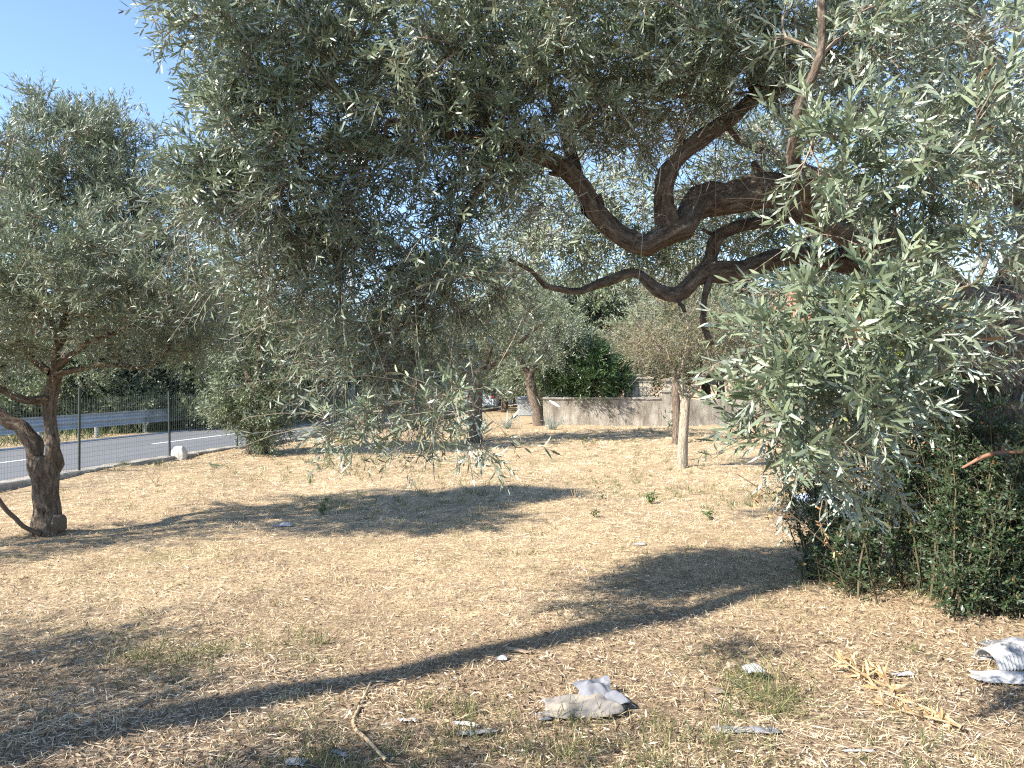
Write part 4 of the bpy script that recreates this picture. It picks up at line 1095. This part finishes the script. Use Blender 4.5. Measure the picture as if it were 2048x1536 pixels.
crown_tree(1850, 13.0, 1.25, 1.55, 1.35, 480, .055, M['yellow_green'], 'sunlit yellow-green shrub glowing behind the dark undergrowth', 'shrub', 'shrub', trunk_r=.04, per=7, leaf_w=.5)

# olive grove beyond the road: two built, then copies
GL = 'olive tree of the shady grove beyond the guardrail'
grove = crown_tree(60, 27.0, 2.6, 2.3, 2.2, 640, .15, M['olive_far'], GL, 'olive_tree', 'olive tree', group='grove beyond the road', per=7)
grove2 = crown_tree(330, 29.0, 2.6, 2.5, 2.3, 640, .15, M['olive_far'], GL, 'olive_tree', 'olive tree', group='grove beyond the road', per=7)
for k, (px, Y, rz, sc) in enumerate([(-130, 26, .4, 1.0), (190, 26.5, 1.3, .95), (430, 28.5, 2.2, 1.0), (540, 31, 3.0, 1.05), (640, 34, 3.9, 1.05), (730, 38, 4.6, 1.1), (810, 43, 5.3, 1.15), (880, 47, .9, 1.2), (0, 33, 1.9, 1.15), (150, 33, 5.1, 1.15), (280, 34, 2.9, 1.15), (400, 35, .6, 1.15), (500, 37, 3.7, 1.2), (620, 42, 4.4, 1.3)]):
    copy_tree(grove if k % 2 else grove2, ((px - CX) / F * Y, Y, ROAD_Z), rz, (sc, sc, sc * (0.95 + .1 * (k % 3) / 2)))
# low thicket in the grove
thicket = crown_tree(120, 26.0, 1.6, .75, .75, 330, .11, M['olive_far'], 'bush of the low thicket between guardrail and grove', 'thicket_bush', 'bush', group='thicket under the grove', trunk_r=.05)
for k, (px, Y) in enumerate([(-60, 24.6), (20, 25.6), (215, 26.3), (300, 26.8), (385, 27.8), (455, 28.8), (530, 30), (600, 32), (670, 35), (740, 39), (800, 43), (70, 29), (180, 30), (270, 31), (360, 32), (440, 34)]):
    sc = .9 + .25 * ((k * 7) % 5) / 4
    copy_tree(thicket, ((px - CX) / F * Y, Y, ROAD_Z), k * 1.3, (sc * 1.1, sc, sc * (.9 + .2 * (k % 2))))
# more trees of the same grove seen behind the wall
for k, (px, Y, sc, lab) in enumerate([(1120, 29, .88, 'round grey-green olive behind the oleander bush'), (1330, 33, 1.1, 'pale green olive standing behind the almond tree'), (1010, 32, 1.0, 'grey-green olive behind the parked car'), (1730, 27, .9, 'olive crown behind the wall seen through the hanging sprays'), (1215, 38, 1.6, 'tall olive crown between the almond tree and the house'), (1410, 38, 1.55, 'tall olive crown in front of the middle of the house'), (1690, 36, 1.1, 'olive crown in front of the right end of the house'), (1060, 37, 1.5, 'olive crown in front of the left end of the house'), (950, 40, 1.25, 'olive crown beyond the road end'), (1900, 32, 1.2, 'olive crown behind the yellow-green shrub'), (2080, 28, 1.1, 'olive crown at the far right behind the big trunk')]):
    c = copy_tree(grove2 if k % 2 else grove, ((px - CX) / F * Y, Y, -.1), 1.1 * k, (sc, sc, sc)); c['label'] = lab; del c['group']

# sparse olives beside the camera on the left: outside the view, their shade falls into it
shade = crown_tree(0, 2.0, 1.0, 2.2, .9, 90, .075, M['olive_far'], 'narrow olive tree standing just left of the view', 'olive_tree', 'olive tree', per=5, trunk_r=.07, bare=1)
shade.location = (-5.8, 2.6, 0)
shade.scale = (1.1, 1.1, 1.0)
for loc, rz, sc, lab in (((-2.95, 1.2, 0), 2.1, (.85, .85, .95), 'young slender olive tree close to the viewer on the left'), ((-3.5, .9, 0), 5.0, (.8, .8, 1.0), 'second young olive tree close to the viewer on the left'), ((-4.75, 1.75, 0), 1.0, (.9, .9, 1.0), 'low olive tree between the pole and the young olives'), ((-7.2, 5.6, 0), 4.0, (1.2, 1.2, 1.2), 'olive tree standing left of the forked olive')):
    c = copy_tree(shade, loc, rz, sc); c['label'] = lab
# ------------------------------------------------------------------ dark undergrowth at the foot of the big olive
def undergrowth():
    rng = np.random.default_rng(33)
    c = G(1850, 1200)
    e = empty('undergrowth_shrub', (c[0], c[1], 0), 'dark leafy undergrowth of upright shoots at the foot of the big olive', 'shrub')
    st_, bl = Mesh(), []
    B, D = [], []
    for k in range(260):
        px = (rng.uniform(1600, 2150) + 40 * math.sin(k * 2.4)) if k < 150 else rng.uniform(1880, 2150); py = 1235 - 120 * rng.uniform() ** 1.2 - max(0, 1750 - px) * .35 if k < 150 else rng.uniform(1222, 1268)
        g = G(px, py); g[2] = gh(g[0], g[1]) - .03
        h = (rng.uniform(.45, 1.3) + (.95 * rng.uniform() if px > 1730 else 0)) * (0.6 + .4 * min(1, (px - 1560) / 250)) * (rng.uniform(.25, 1.0) if k >= 150 else 1)
        lean = rng.normal(0, .16, 2); lean[0] -= .12 * max(0, (1800 - px) / 200)
        n = 9; t = np.linspace(0, 1, n)[:, None]
        p = g + np.concatenate([lean[0] * t + .08 * rng.normal() * t * t, lean[1] * t + .08 * rng.normal() * t * t, t], 1) * h
        p[1:] += rng.normal(0, .006, (n - 1, 3))
        r0 = rng.uniform(.004, .011)
        tube(st_, p, np.linspace(r0, .002, n), sides=4, rnd=rng.uniform(.1, .8), cap=False)
        for q in range(int(30 * h) + 4):
            u = rng.uniform(.02, 1) ** .85 * (n - 1); i = min(int(u), n - 2)
            B.append(p[i] + (p[i + 1] - p[i]) * (u - i)); D.append(np.array((rng.normal(), rng.normal(), .55 + .4 * rng.uniform())))
    B = np.array(B); D = unit(np.array(D))
    lf, s_ = sprays(rng, B, D, rng.uniform(.06, .24, len(B)), 6, .031, .42, rng.uniform(0, .4, len(B)), up=.3, jit=.6, spread=1.1, bare=.1)
    add_stems(st_, s_, .0013, .0007, rng)
    t = NT('shrub_stem'); M['shrub_stem'] = t.surf(t.ramp(t.attr(), [(0, (.035, .030, .018)), (.7, (.085, .075, .040)), (1, (.17, .13, .085))]), rough=.8, spec=.2)
    st_.build('stems', M['shrub_stem'], e, kind='stuff')
    fo = Mesh(); add_leaves(fo, *lf, kind=1, curl=rng.uniform(-.1, .2, len(lf[0]))); fo.build('foliage', M['shrub'], e, kind='stuff')
    print('UNDER', len(lf[0]))
undergrowth()

def twig_with_leaves(name, pts, r0, r1, label, cat, mat, leaf_mat_, n_leaf, leaf_len, rng, z_drop=-.3, leaf_w=.25, side=()):
    base = np.asarray(pts[0], float)
    e = empty(name, base, label, cat)
    p = catmull(np.array([[*q, 0.01] for q in pts]), .03)[:, :3]
    m = Mesh(); tube(m, p, np.linspace(r0, r1, len(p)), 7); m.build('stem', mat, e, smooth=True)
    polys = [p]
    for sp_ in side:
        q = catmull(np.array([[*a, .01] for a in sp_]), .03)[:, :3]; polys.append(q)
        m = Mesh(); tube(m, q, np.linspace(r0 * .6, r1 * .7, len(q)), 5); m.build('side_stem', mat, e, smooth=True)
    proto = []
    for k in range(4):
        mm = Mesh(); add_leaves(mm, np.zeros((1, 3)), np.array([[1., 0, 0]]), np.array([[0., 0, 1]]), np.array([1.]), np.array([leaf_w]), np.array([.2 + .25 * k]), kind=3, curl=.08 + .12 * k)
        me = mm.data('leaf'); me.materials.append(leaf_mat_); proto.append(me)
    for k in range(n_leaf):
        q = polys[rng.integers(len(polys))]
        i = int((.25 + .75 * rng.uniform()) * (len(q) - 2)) if leaf_len < .05 else int((.0 + 1.0 * rng.uniform() ** 1.5) * (len(q) - 2))
        t_ = q[i + 1] - q[i]
        d = unit(unit(t_) * .6 + rng.normal(size=3) * .8 + np.array((0, 0, z_drop))); s_ = unit(np.cross(d, rng.normal(size=3))); n_ = np.cross(s_, d)
        ll = leaf_len * rng.uniform(.6, 1.2)
        R = np.stack([d, -s_, n_], 1) * ll
        o = bpy.data.objects.new('leaf', proto[rng.integers(4)]); COL.objects.link(o); o.parent = e
        pp = q[i] - base
        o.matrix_basis = Matrix(((*R[0], pp[0]), (*R[1], pp[1]), (*R[2], pp[2]), (0, 0, 0, 1)))
    return e
rng = np.random.default_rng(44)
t = NT('dead_leaf')
M['dead'] = t.surf(t.ramp(t.attr(), [(0, (.20, .10, .05)), (.5, (.36, .21, .10)), (1, (.52, .36, .18))]), rough=.7, spec=.2, trans=.15)
t = NT('golden_dead_leaf')
M['gold'] = t.surf(t.ramp(t.attr(), [(0, (.28, .17, .08)), (.5, (.46, .31, .15)), (1, (.62, .47, .27))]), rough=.65, spec=.25, trans=.2)
M['dry_stem'] = plain('dry_stem', (.34, .25, .16), rough=.8, vary=.25, scale=20)
M['stick'] = plain('pale_stick', (.45, .34, .21), rough=.8, vary=.25, scale=20)

# dead arching branch in front of the undergrowth
twig_with_leaves('dead_branch', [G(1735, 1150) + (0, 0, .0), P(1660, 1095, 5.2), P(1590, 1035, 5.0), P(1530, 985, 4.9), P(1470, 945, 4.8)], .008, .003,
                 'thin dead branch with shrivelled brown leaves leaning out of the undergrowth', 'branch', M['dry_stem'], M['dead'], 90, .042, rng,
                 side=[(P(1590, 1035, 5.0), P(1560, 1030, 4.9), P(1520, 1040, 4.85)), (P(1660, 1095, 5.2), P(1640, 1040, 5.1), P(1645, 1000, 5.05)), (P(1530, 985, 4.9), P(1510, 1000, 4.85), P(1505, 1030, 4.8))])
# reddish bare branch at the right edge
e = empty('bare_branch', P(1925, 925, 4.6), 'bare reddish branch poking out of the dark undergrowth near the right edge', 'branch')
l = limb([(2070, 900, 4.6, .016), (2020, 905, 4.6, .014), (1975, 912, 4.6, .012), (1945, 925, 4.6, .009), (1925, 935, 4.6, .006)], .03)
M['red_bark'] = plain('reddish_bark', (.26, .13, .08), rough=.85, vary=.25, scale=20)
m = Mesh(); tube(m, l[:, :3], l[:, 3], 7); m.build('stem', M['red_bark'], e, smooth=True)
l = limb([(2004, 906, 4.6, .008), (2006, 890, 4.6, .007), (2020, 880, 4.6, .005)], .02)
m = Mesh(); tube(m, l[:, :3], l[:, 3], 6); m.build('side_stem', M['red_bark'], e, smooth=True)

# dead branch with golden leaves lying on the ground
g = lambda px, py, z=.02: G(px, py, z)
twig_with_leaves('fallen_branch', [g(1925, 1455), g(1850, 1415), g(1780, 1390), g(1715, 1350), g(1640, 1298, .05)], .009, .005,
                 'fallen dead branch with golden dry leaves lying in the right foreground', 'branch', M['dry_stem'], M['gold'], 150, .075, rng, z_drop=.05, leaf_w=.2,
                 side=[(g(1790, 1388), g(1765, 1350, .03), g(1735, 1318, .06)), (g(1735, 1355, .03), g(1700, 1330, .06), g(1670, 1305, .07)), (g(1900, 1445), g(1800, 1420), g(1745, 1398, .03))])
# bent pale stick
e = empty('stick', g(770, 1515), 'long pale bent stick lying in the foreground, left of the crumpled newspaper', 'stick')
p = catmull(np.array([[*g(772, 1520), .008], [*g(735, 1480), .008], [*g(707, 1450), .009], [*g(718, 1415, .03), .008], [*g(743, 1362, .03), .006]]), .03)
m = Mesh(); tube(m, p[:, :3], p[:, 3], 8, gnarl=.06, rng=rng); m.build('stem', M['stick'], e, smooth=True)

# ------------------------------------------------------------------ paper and plastic litter
def paper_mat(name, base, print_amt=0.0, dark=(.05, .06, .09), scale=30):
    t = NT(name)
    col = t.ramp(t.noise(9, 4), [(.3, tuple(q * .85 for q in base)), (.7, base)])
    if print_amt:
        blk = t.ramp(t.noise(11, 2, sc3=(1, 1, .2)), [(.60 - print_amt * .3, (0, 0, 0)), (.63 - print_amt * .3, (1, 1, 1))], 'LINEAR')
        w = t.node('ShaderNodeTexWave'); w.inputs['Scale'].default_value = scale; w.inputs['Distortion'].default_value = 1.5
        t.link(t.coords(), w.inputs['Vector'])
        ln = t.ramp(w.outputs['Fac'], [(.55, (0, 0, 0)), (.62, (.8, .8, .8))])
        col = t.mix(t.mix(1.0, blk, ln, 'MULTIPLY'), col, dark)
        pic = t.ramp(t.noise(5, 3), [(.60, (0, 0, 0)), (.68, (.55, .55, .55))])
        col = t.mix(pic, col, dark)
    return t.surf(col, rough=.7, spec=.2, trans=.12)
M['news'] = paper_mat('newsprint', (.33, .29, .235), .4, scale=60)
M['tissue'] = paper_mat('white_paper', (.40, .40, .40))
M['tan_paper'] = paper_mat('tan_paper', (.50, .36, .25))
M['grey_paper'] = paper_mat('grey_print', (.30, .30, .31), .6, scale=70)
M['blue_sheet'] = paper_mat('pale_blue_plastic', (.50, .58, .72))

def crumple(c, ux, uy, rng, h=.05, n=18, k=1.0, ragged=.08, ribs=0):
    """a crumpled sheet of few large facets, each split once so that the folds stay crisp; lies at c, half axes ux and uy"""
    c, ux, uy = (np.asarray(q, float) for q in (c, ux, uy))
    if ribs:
        nu, nv = ribs * 6 + 1, 7
        a, b = np.meshgrid(np.linspace(-1, 1, nu), np.linspace(-1, 1, nv))
        z = h * (.75 + .25 * np.cos(a * 2.2)) * np.sqrt(np.clip(1.02 - b * b, 0, 1)) + .03 * np.abs(((a * ribs) % 1) - .5)
        ra, rb = a, b * (1 + .03 * np.sin(5 * a))
    else:
        nu = max(4, n // 2); nv = max(3, int(nu * np.linalg.norm(uy) / np.linalg.norm(ux)) + 2)
        a, b = np.meshgrid(np.linspace(-1, 1, nu), np.linspace(-1, 1, nv))
        z = rng.uniform(0, 1, a.shape) ** 1.6
        z = .55 * z + .45 * (.5 + .5 * np.sin(2.3 * a + 1.5 * b + rng.uniform(0, 6)))
        edge = np.clip(1.25 - np.maximum(np.abs(a), np.abs(b)), .1, 1)
        z = z * h * edge
        ra = a + rng.normal(0, .45 / nu, a.shape) + ragged * rng.normal(0, .5, (nv, 1)); rb = b + rng.normal(0, .5 / nv, b.shape) + ragged * rng.normal(0, .8, (1, nu))
    v = c + ra[..., None] * ux + rb[..., None] * uy + z[..., None] * np.array((0, 0, 1.0))
    m = Mesh()
    i = (np.arange(nv - 1)[:, None] * nu + np.arange(nu - 1)[None, :]).ravel()
    fl = rng.uniform(size=len(i)) < .5
    A = np.stack([i, i + 1, i + 1 + nu], -1); B = np.stack([i, i + 1 + nu, i + nu], -1)
    C = np.stack([i, i + 1, i + nu], -1); D = np.stack([i + 1, i + 1 + nu, i + nu], -1)
    m.add(v, [np.where(fl[:, None], A, C), np.where(fl[:, None], B, D)])
    return m
def litter(name, px, py, wx, wy, label, mat, h=.04, rot=0., cat='paper', n=18, z=.01, ragged=.08, ribs=0):
    c = G(px, py); c[2] = gh(c[0], c[1]) + z
    ux = np.array((math.cos(rot), math.sin(rot), 0)) * wx; uy = np.array((-math.sin(rot), math.cos(rot), 0)) * wy
    e = empty(name, c)
    m = crumple(c, ux, uy, rng, h, n, ragged=ragged, ribs=ribs)
    o = m.build('sheet', mat, e)
    if not ribs:
        sb_ = o.modifiers.new('soft', 'SUBSURF'); sb_.levels = 2; sb_.render_levels = 2
        for q in o.data.polygons: q.use_smooth = True
    sol = o.modifiers.new('thickness', 'SOLIDIFY'); sol.thickness = .0012
    return tag(e, label, cat)
rng = np.random.default_rng(77)
nw = litter('newspaper', 1165, 1418, .19, .10, 'crumpled grey newspaper sheet lying in the middle of the foreground', M['news'], h=.13, rot=.05, cat='newspaper', n=16)
c = G(1190, 1404); c[2] = .05
m = crumple(c, (.085, .03, .01), (-.02, .07, .03), rng, .09, 12); o = m.build('torn_page', M['grey_paper'], nw)
o.modifiers.new('soft', 'SUBSURF').render_levels = 2; o.modifiers.new('thickness', 'SOLIDIFY').thickness = .0012
c = G(1228, 1412); c[2] = .03
m = crumple(c, (.06, .02, 0), (-.02, .07, 0), rng, .07, 12); o = m.build('folded_page', M['grey_paper'], nw)
o.modifiers.new('soft', 'SUBSURF').render_levels = 2; o.modifiers.new('thickness', 'SOLIDIFY').thickness = .0012
litter('paper_scrap', 1090, 1428, .045, .05, 'torn grey paper scrap beside the left end of the newspaper', M['grey_paper'], h=.03, rot=.4, n=8)
litter('paper_strip', 930, 1446, .075, .014, 'thin white torn paper strip, the upper of two left of the newspaper', M['tissue'], h=.03, rot=-.35, n=12)
litter('paper_strip', 955, 1463, .09, .018, 'curled white torn paper strip, the lower of two left of the newspaper', M['tissue'], h=.035, rot=.12, n=12)
litter('paper_strip', 1495, 1452, .15, .03, 'long torn printed paper strip lying in the grass right of the newspaper', M['grey_paper'], h=.03, rot=-.05, n=18)
litter('tissue', 1508, 1346, .055, .045, 'crumpled white tissue on the green grass tuft', M['tissue'], h=.07, n=12, z=.05)
litter('tissue', 815, 1445, .04, .018, 'small flat white tissue scrap right of the bent stick', M['tissue'], h=.02, n=8)
litter('paper_piece', 1035, 1310, .085, .022, 'tan paper strip lying just below the pole shadow', M['tan_paper'], h=.03, rot=-.45, n=10)
litter('tissue', 1003, 1326, .03, .03, 'small white paper ball beside the tan paper strip', M['tissue'], h=.05, n=8)
litter('tissue', 566, 1050, .11, .06, 'white crumpled paper in the shade of the left olive', M['tissue'], h=.06, n=10)
litter('tissue', 1280, 1090, .06, .03, 'tiny white paper scrap out on the sunny lawn', M['tissue'], h=.03, n=8)
litter('plastic_sheet', 1665, 1002, .45, .25, 'pale blue crumpled plastic sheet behind the undergrowth', M['blue_sheet'], h=.16, n=20, cat='plastic sheet')
litter('paper_scrap', 592, 1536, .04, .03, 'white scrap at the very bottom edge of the foreground', M['tissue'], h=.03, n=8)
litter('paper_scrap', 680, 1512, .05, .014, 'thin white sliver of paper in the bottom grass', M['tissue'], h=.02, rot=-.5, n=8)
litter('paper_strip', 1720, 1497, .07, .01, 'narrow white strip below the fallen branch', M['tissue'], h=.015, n=8)
litter('paper_scrap', 1435, 1378, .045, .03, 'dark grey scrap left of the green grass tuft', M['rock'], h=.04, n=8)
litter('paper_scrap', 1810, 1358, .06, .02, 'small white scrap right of the golden leaves', M['tissue'], h=.03, n=8)
litter('packaging', 2035, 1345, .17, .11, 'ribbed white plastic packaging at the right edge', M['tissue'], h=.12, n=60, cat='packaging', ribs=9)
litter('cloth', 2030, 1375, .20, .07, 'crumpled white cloth in front of the ribbed packaging', M['tissue'], h=.07, n=18, cat='cloth', rot=-.3)
litter('cloth', 2015, 1305, .16, .06, 'grey-white rag behind the ribbed packaging', M['grey_paper'], h=.08, n=18, cat='cloth', rot=.1)
litter('paper_scrap', 1970, 1330, .06, .035, 'white paper scrap left of the ribbed packaging', M['tissue'], h=.04, n=8)

# ------------------------------------------------------------------ weeds
def weed(px, py, h, label, mat, stems=4, leaf=.04, n=8, rng=rng, cat='weed', name='weed', leaf_w=.35, spread=.35, stem_mat=None):
    c = G(px, py); c[2] = gh(c[0], c[1]) - .005
    e = empty(name, c, label, cat)
    sm, B, D = Mesh(), [], []
    for k in range(stems):
        d = unit(np.array((rng.normal(0, spread), rng.normal(0, spread), 1)))
        t_ = np.linspace(0, 1, 5)[:, None]
        p = c + d * t_ * h * rng.uniform(.6, 1.1) + np.array((rng.normal(0, .1), rng.normal(0, .1), 0)) * t_ ** 2 * h
        tube(sm, p, np.linspace(.004, .0015, 5) * max(1, h * 2), 4, rnd=.8, cap=False)
        for q in range(n):
            B.append(p[rng.integers(1, 5)]); D.append(rng.normal(size=3) + np.array((0, 0, .5)))
    sm.build('stem', stem_mat or M['dry_stem'], e)
    if n:
        B = np.array(B); D = unit(np.array(D)); k = len(B); ll = leaf * rng.uniform(.6, 1.2, k)
        fo = Mesh(); add_leaves(fo, B, D, rng.normal(size=(k, 3)), ll, ll * leaf_w, rng.uniform(size=k), kind=2); fo.build('leaves', mat, e, kind='stuff')
    return e
M['weed'] = leaf_mat('weed_leaf', [(0, (.05, .09, .025)), (1, (.13, .19, .06))], (.12, .17, .08))
weed(1190, 1040, .10, 'low green weed in the sun below the shade band', M['weed'], 5, .05, 8)
weed(1205, 1005, .28, 'thin upright pale-stemmed weed at the edge of the shade band', M['weed'], 5, .05, 5)
weed(1150, 1000, .30, 'bare leaning weed stalks left of the thin upright weed', M['weed'], 3, .04, 1)
weed(1300, 1008, .14, 'leafy green weed right of the thin upright weed', M['weed'], 7, .06, 9)
weed(1420, 1035, .12, 'green weed beside the shadow of the undergrowth', M['weed'], 6, .05, 8)
weed(385, 1120, .22, 'tall dry forked weed stalk in front of the left shade band', M['gold'], 3, .03, 3)
weed(312, 972, .35, 'bare branching dry weed on the sunny lawn near the kerb', M['dead'], 7, .03, 2, spread=.7)
weed(205, 930, .42, 'pale feathery dry weed growing against the kerb', M['gold'], 6, .07, 10, leaf_w=.12)
weed(645, 1020, .16, 'fresh green weed inside the left shade band', M['weed'], 6, .07, 7)
M['lavender'] = leaf_mat('grey_green_leaf', [(0, (.10, .15, .13)), (1, (.20, .27, .23))], (.22, .27, .24))
for px, py, lab in ((1015, 857, 'grey-blue lavender clump left of the far dark trunk'), (1105, 857, 'grey-blue lavender clump right of the far dark trunk'), (950, 862, 'small grey-blue clump behind the dark central trunk')):
    weed(px, py, .42, lab, M['lavender'], 26, .11, 14, name='lavender_clump', cat='plant', leaf_w=.08, spread=.8, stem_mat=M['lavender'])
weed(1345, 862, .5, 'green climbing weed against the wall pier', M['weed'], 8, .10, 10, name='weed', cat='weed')

# ------------------------------------------------------------------ straw, dead leaves and grass on the lawn
def scatter(rng, n, y0, y1, power=1.6, side=.80):
    """points on the lawn, thinning out with distance"""
    out = []
    while sum(len(q) for q in out) < n:
        y = (rng.uniform(size=n) * (y1 ** (2 - power) - y0 ** (2 - power)) + y0 ** (2 - power)) ** (1 / (2 - power))
        x = rng.uniform(-side, side, n) * y
        k = s_of(x, y) > .08
        out.append(np.stack([x[k], y[k]], 1))
    return np.concatenate(out)[:n]

def patch(x, y, f, ph):
    return .5 + .25 * (np.sin(f * x + 1.7 * np.sin(f * .6 * y + ph)) + np.sin(f * 1.3 * y + 1.4 * np.sin(f * .8 * x + 2 * ph)))

rng = np.random.default_rng(99)
lw = Mesh()
# flat stalks
p = scatter(rng, 100000, 2.6, 22, 1.75)
x, y = p[:, 0], p[:, 1]; n = len(x)
lod = np.maximum(1, y / 5.0)
L = rng.uniform(.015, .085, n) * np.where(rng.uniform(size=n) < .06, 2.2, 1.0) * lod ** .5
a = np.where(rng.uniform(size=n) < .55, rng.normal(.25, .6, n), rng.uniform(0, 6.28, n))
d = np.stack([np.cos(a), np.sin(a), rng.normal(.03, .14, n)], 1)
B = np.stack([x, y, gh(x, y) + rng.uniform(.002, .028, n)], 1) - d * (L / 2)[:, None]
R = np.clip(rng.normal(.52, .22, n) + .42 * (patch(x, y, 1.9, .4) - .5), 0, 1)
add_leaves(lw, B, d, np.stack([rng.normal(0, .5, n), rng.normal(0, .5, n), np.ones(n)], 1), L, rng.uniform(.0017, .0037, n) * lod, R, kind=1, curl=rng.uniform(-.05, .12, n))
# upright stubble tufts
p = scatter(rng, 9000, 2.6, 24, 1.55)
x0 = np.repeat(p[:, 0], 8) + rng.normal(0, .022, len(p) * 8); y0_ = np.repeat(p[:, 1], 8) + rng.normal(0, .022, len(p) * 8); n = len(x0)
lod = np.maximum(1, y0_ / 5.5)
L = rng.uniform(.018, .055, n) * lod ** .3 * np.repeat(rng.uniform(.6, 1.3, len(p)), 8)
d = np.stack([rng.normal(0, .75, n), rng.normal(0, .75, n), np.full(n, .75)], 1)
add_leaves(lw, np.stack([x0, y0_, gh(x0, y0_) - .004], 1), d, rng.normal(size=(n, 3)), L, rng.uniform(.002, .0042, n) * lod, np.clip(np.repeat(rng.normal(.55, .2, len(p)), 8) + rng.normal(0, .1, n), 0, 1), kind=1, curl=rng.uniform(0, .5, n))
lw.build('dry_grass', M['straw'], kind='stuff')
tag(bpy.data.objects['dry_grass'], 'mown dry straw and stubble covering the lawn', 'dry grass')

# curled dead olive leaves, thick in the near foreground and under the trees
ll_ = Mesh()
p = scatter(rng, 60000, 2.6, 9.5, 1.9)
x, y = p[:, 0], p[:, 1]
dens = np.clip(1.25 - (y - 3.2) / 3.2, .06, 1) + .9 * np.exp(-((x - 3.0) ** 2 + (y - 5.2) ** 2) / 1.3) + .5 * np.exp(-((x + 4.6) ** 2 + (y - 7.6) ** 2) / .8)
dens = dens * (.35 + .9 * patch(x, y, 2.6, 1.1))
k = rng.uniform(size=len(x)) < dens
x, y = x[k], y[k]; n = len(x)
L = rng.uniform(.02, .050, n)
a = rng.uniform(0, 6.28, n)
d = np.stack([np.cos(a), np.sin(a), rng.normal(.05, .25, n)], 1)
nn = np.stack([rng.normal(0, .7, n), rng.normal(0, .7, n), np.where(rng.uniform(size=n) < .5, 1., -1.)], 1)
B = np.stack([x, y, gh(x, y) + rng.uniform(.004, .026, n)], 1) - d * (L / 2)[:, None]
add_leaves(ll_, B, d, nn, L, L * rng.uniform(.11, .22, n), np.clip(rng.normal(.5, .26, n), 0, 1), kind=2, curl=rng.uniform(-.3, .45, n))
o = ll_.build('leaf_litter', M['litter'], kind='stuff'); tag(o, 'curled dead olive leaves strewn over the foreground', 'leaf litter')

# green grass in patches
gr = Mesh()
cl = []
for px, py, r, k in ((1500, 1385, .26, 16), (1440, 1330, .22, 12), (1560, 1400, .16, 10), (275, 1335, .12, 12), (390, 1340, .30, 26), (620, 1300, .22, 14), (900, 1420, .14, 12), (1000, 1515, .5, 46), (640, 1520, .4, 40), (1250, 1520, .4, 40), (1780, 1475, .3, 16), (1440, 1490, .28, 26), (180, 945, .5, 26), (240, 935, .6, 30), (690, 1010, .8, 34), (900, 985, 1.0, 34), (860, 1045, .9, 20), (740, 930, 1.6, 60), (620, 940, 1.5, 40), (1500, 1000, .9, 70), (1250, 960, 1.6, 40), (1180, 880, 2.5, 40), (1340, 870, 1.2, 24), (1900, 1230, .3, 20), (1650, 1180, .4, 14)):
    c = G(px, py)
    q = rng.normal(size=(k, 2)) * r * .55
    cl.append(np.concatenate([c[:2] + q, np.full((k, 1), 1.0)], 1))
p2 = scatter(rng, 900, 2.7, 20, 1.4); p2 = p2[patch(p2[:, 0], p2[:, 1], 1.1, 2.0) > .5]
cl.append(np.concatenate([p2, np.full((len(p2), 1), .55)], 1))
cl = np.concatenate(cl)
nb = 15
x = np.repeat(cl[:, 0], nb) + rng.normal(0, .03, len(cl) * nb); y = np.repeat(cl[:, 1], nb) + rng.normal(0, .03, len(cl) * nb); n = len(x)
sc = np.repeat(cl[:, 2] * rng.uniform(.6, 1.3, len(cl)), nb)
lod = np.maximum(1, y / 6)
L = rng.uniform(.04, .12, n) * sc
d = np.stack([rng.normal(0, .5, n), rng.normal(0, .5, n), np.ones(n)], 1)
add_leaves(gr, np.stack([x, y, gh(x, y) - .004], 1), d, rng.normal(size=(n, 3)), L, rng.uniform(.0022, .0045, n) * lod, np.clip(rng.normal(.5, .25, n), 0, 1), kind=1, curl=rng.uniform(0, .6, n))
# long-bladed tuft in the right foreground
c = G(1530, 1390); n = 120
d = np.stack([rng.normal(0, .9, n), rng.normal(0, .9, n), np.full(n, .8)], 1)
add_leaves(gr, np.stack([c[0] + rng.normal(0, .14, n), c[1] + rng.normal(0, .12, n), np.full(n, .0)], 1), d, rng.normal(size=(n, 3)), rng.uniform(.12, .30, n), rng.uniform(.003, .005, n), np.clip(rng.normal(.5, .3, n), 0, 1), kind=2, curl=rng.uniform(.1, .7, n))
o = gr.build('green_grass', M['grass'], kind='stuff'); tag(o, 'tufts of green grass among the dry straw', 'grass')

# dry weeds on the verge under the guardrail
vg = Mesh(); n = 9000
s_ = rng.uniform(-11.5, -8.55, n); tt = rng.uniform(-14, 40, n)
q = K0 + s_[:, None] * N + tt[:, None] * U
d = np.stack([rng.normal(0, .5, n), rng.normal(0, .5, n), np.ones(n)], 1)
add_leaves(vg, np.stack([q[:, 0], q[:, 1], np.full(n, ROAD_Z - .03)], 1), d, rng.normal(size=(n, 3)), rng.uniform(.1, .45, n), rng.uniform(.012, .03, n), np.clip(rng.normal(.35, .3, n), 0, 1), kind=2, curl=rng.uniform(0, .5, n))
o = vg.build('verge_weeds', M['grass'], kind='stuff'); tag(o, 'dry weeds under the guardrail beyond the road', 'weeds')
tot = 0
for o in bpy.data.objects:
    if o.type == 'MESH': tot += 0
print('TRIS', sum(len(me.loops) - 2 * len(me.polygons) for me in bpy.data.meshes), 'OBJ', len(bpy.data.objects))
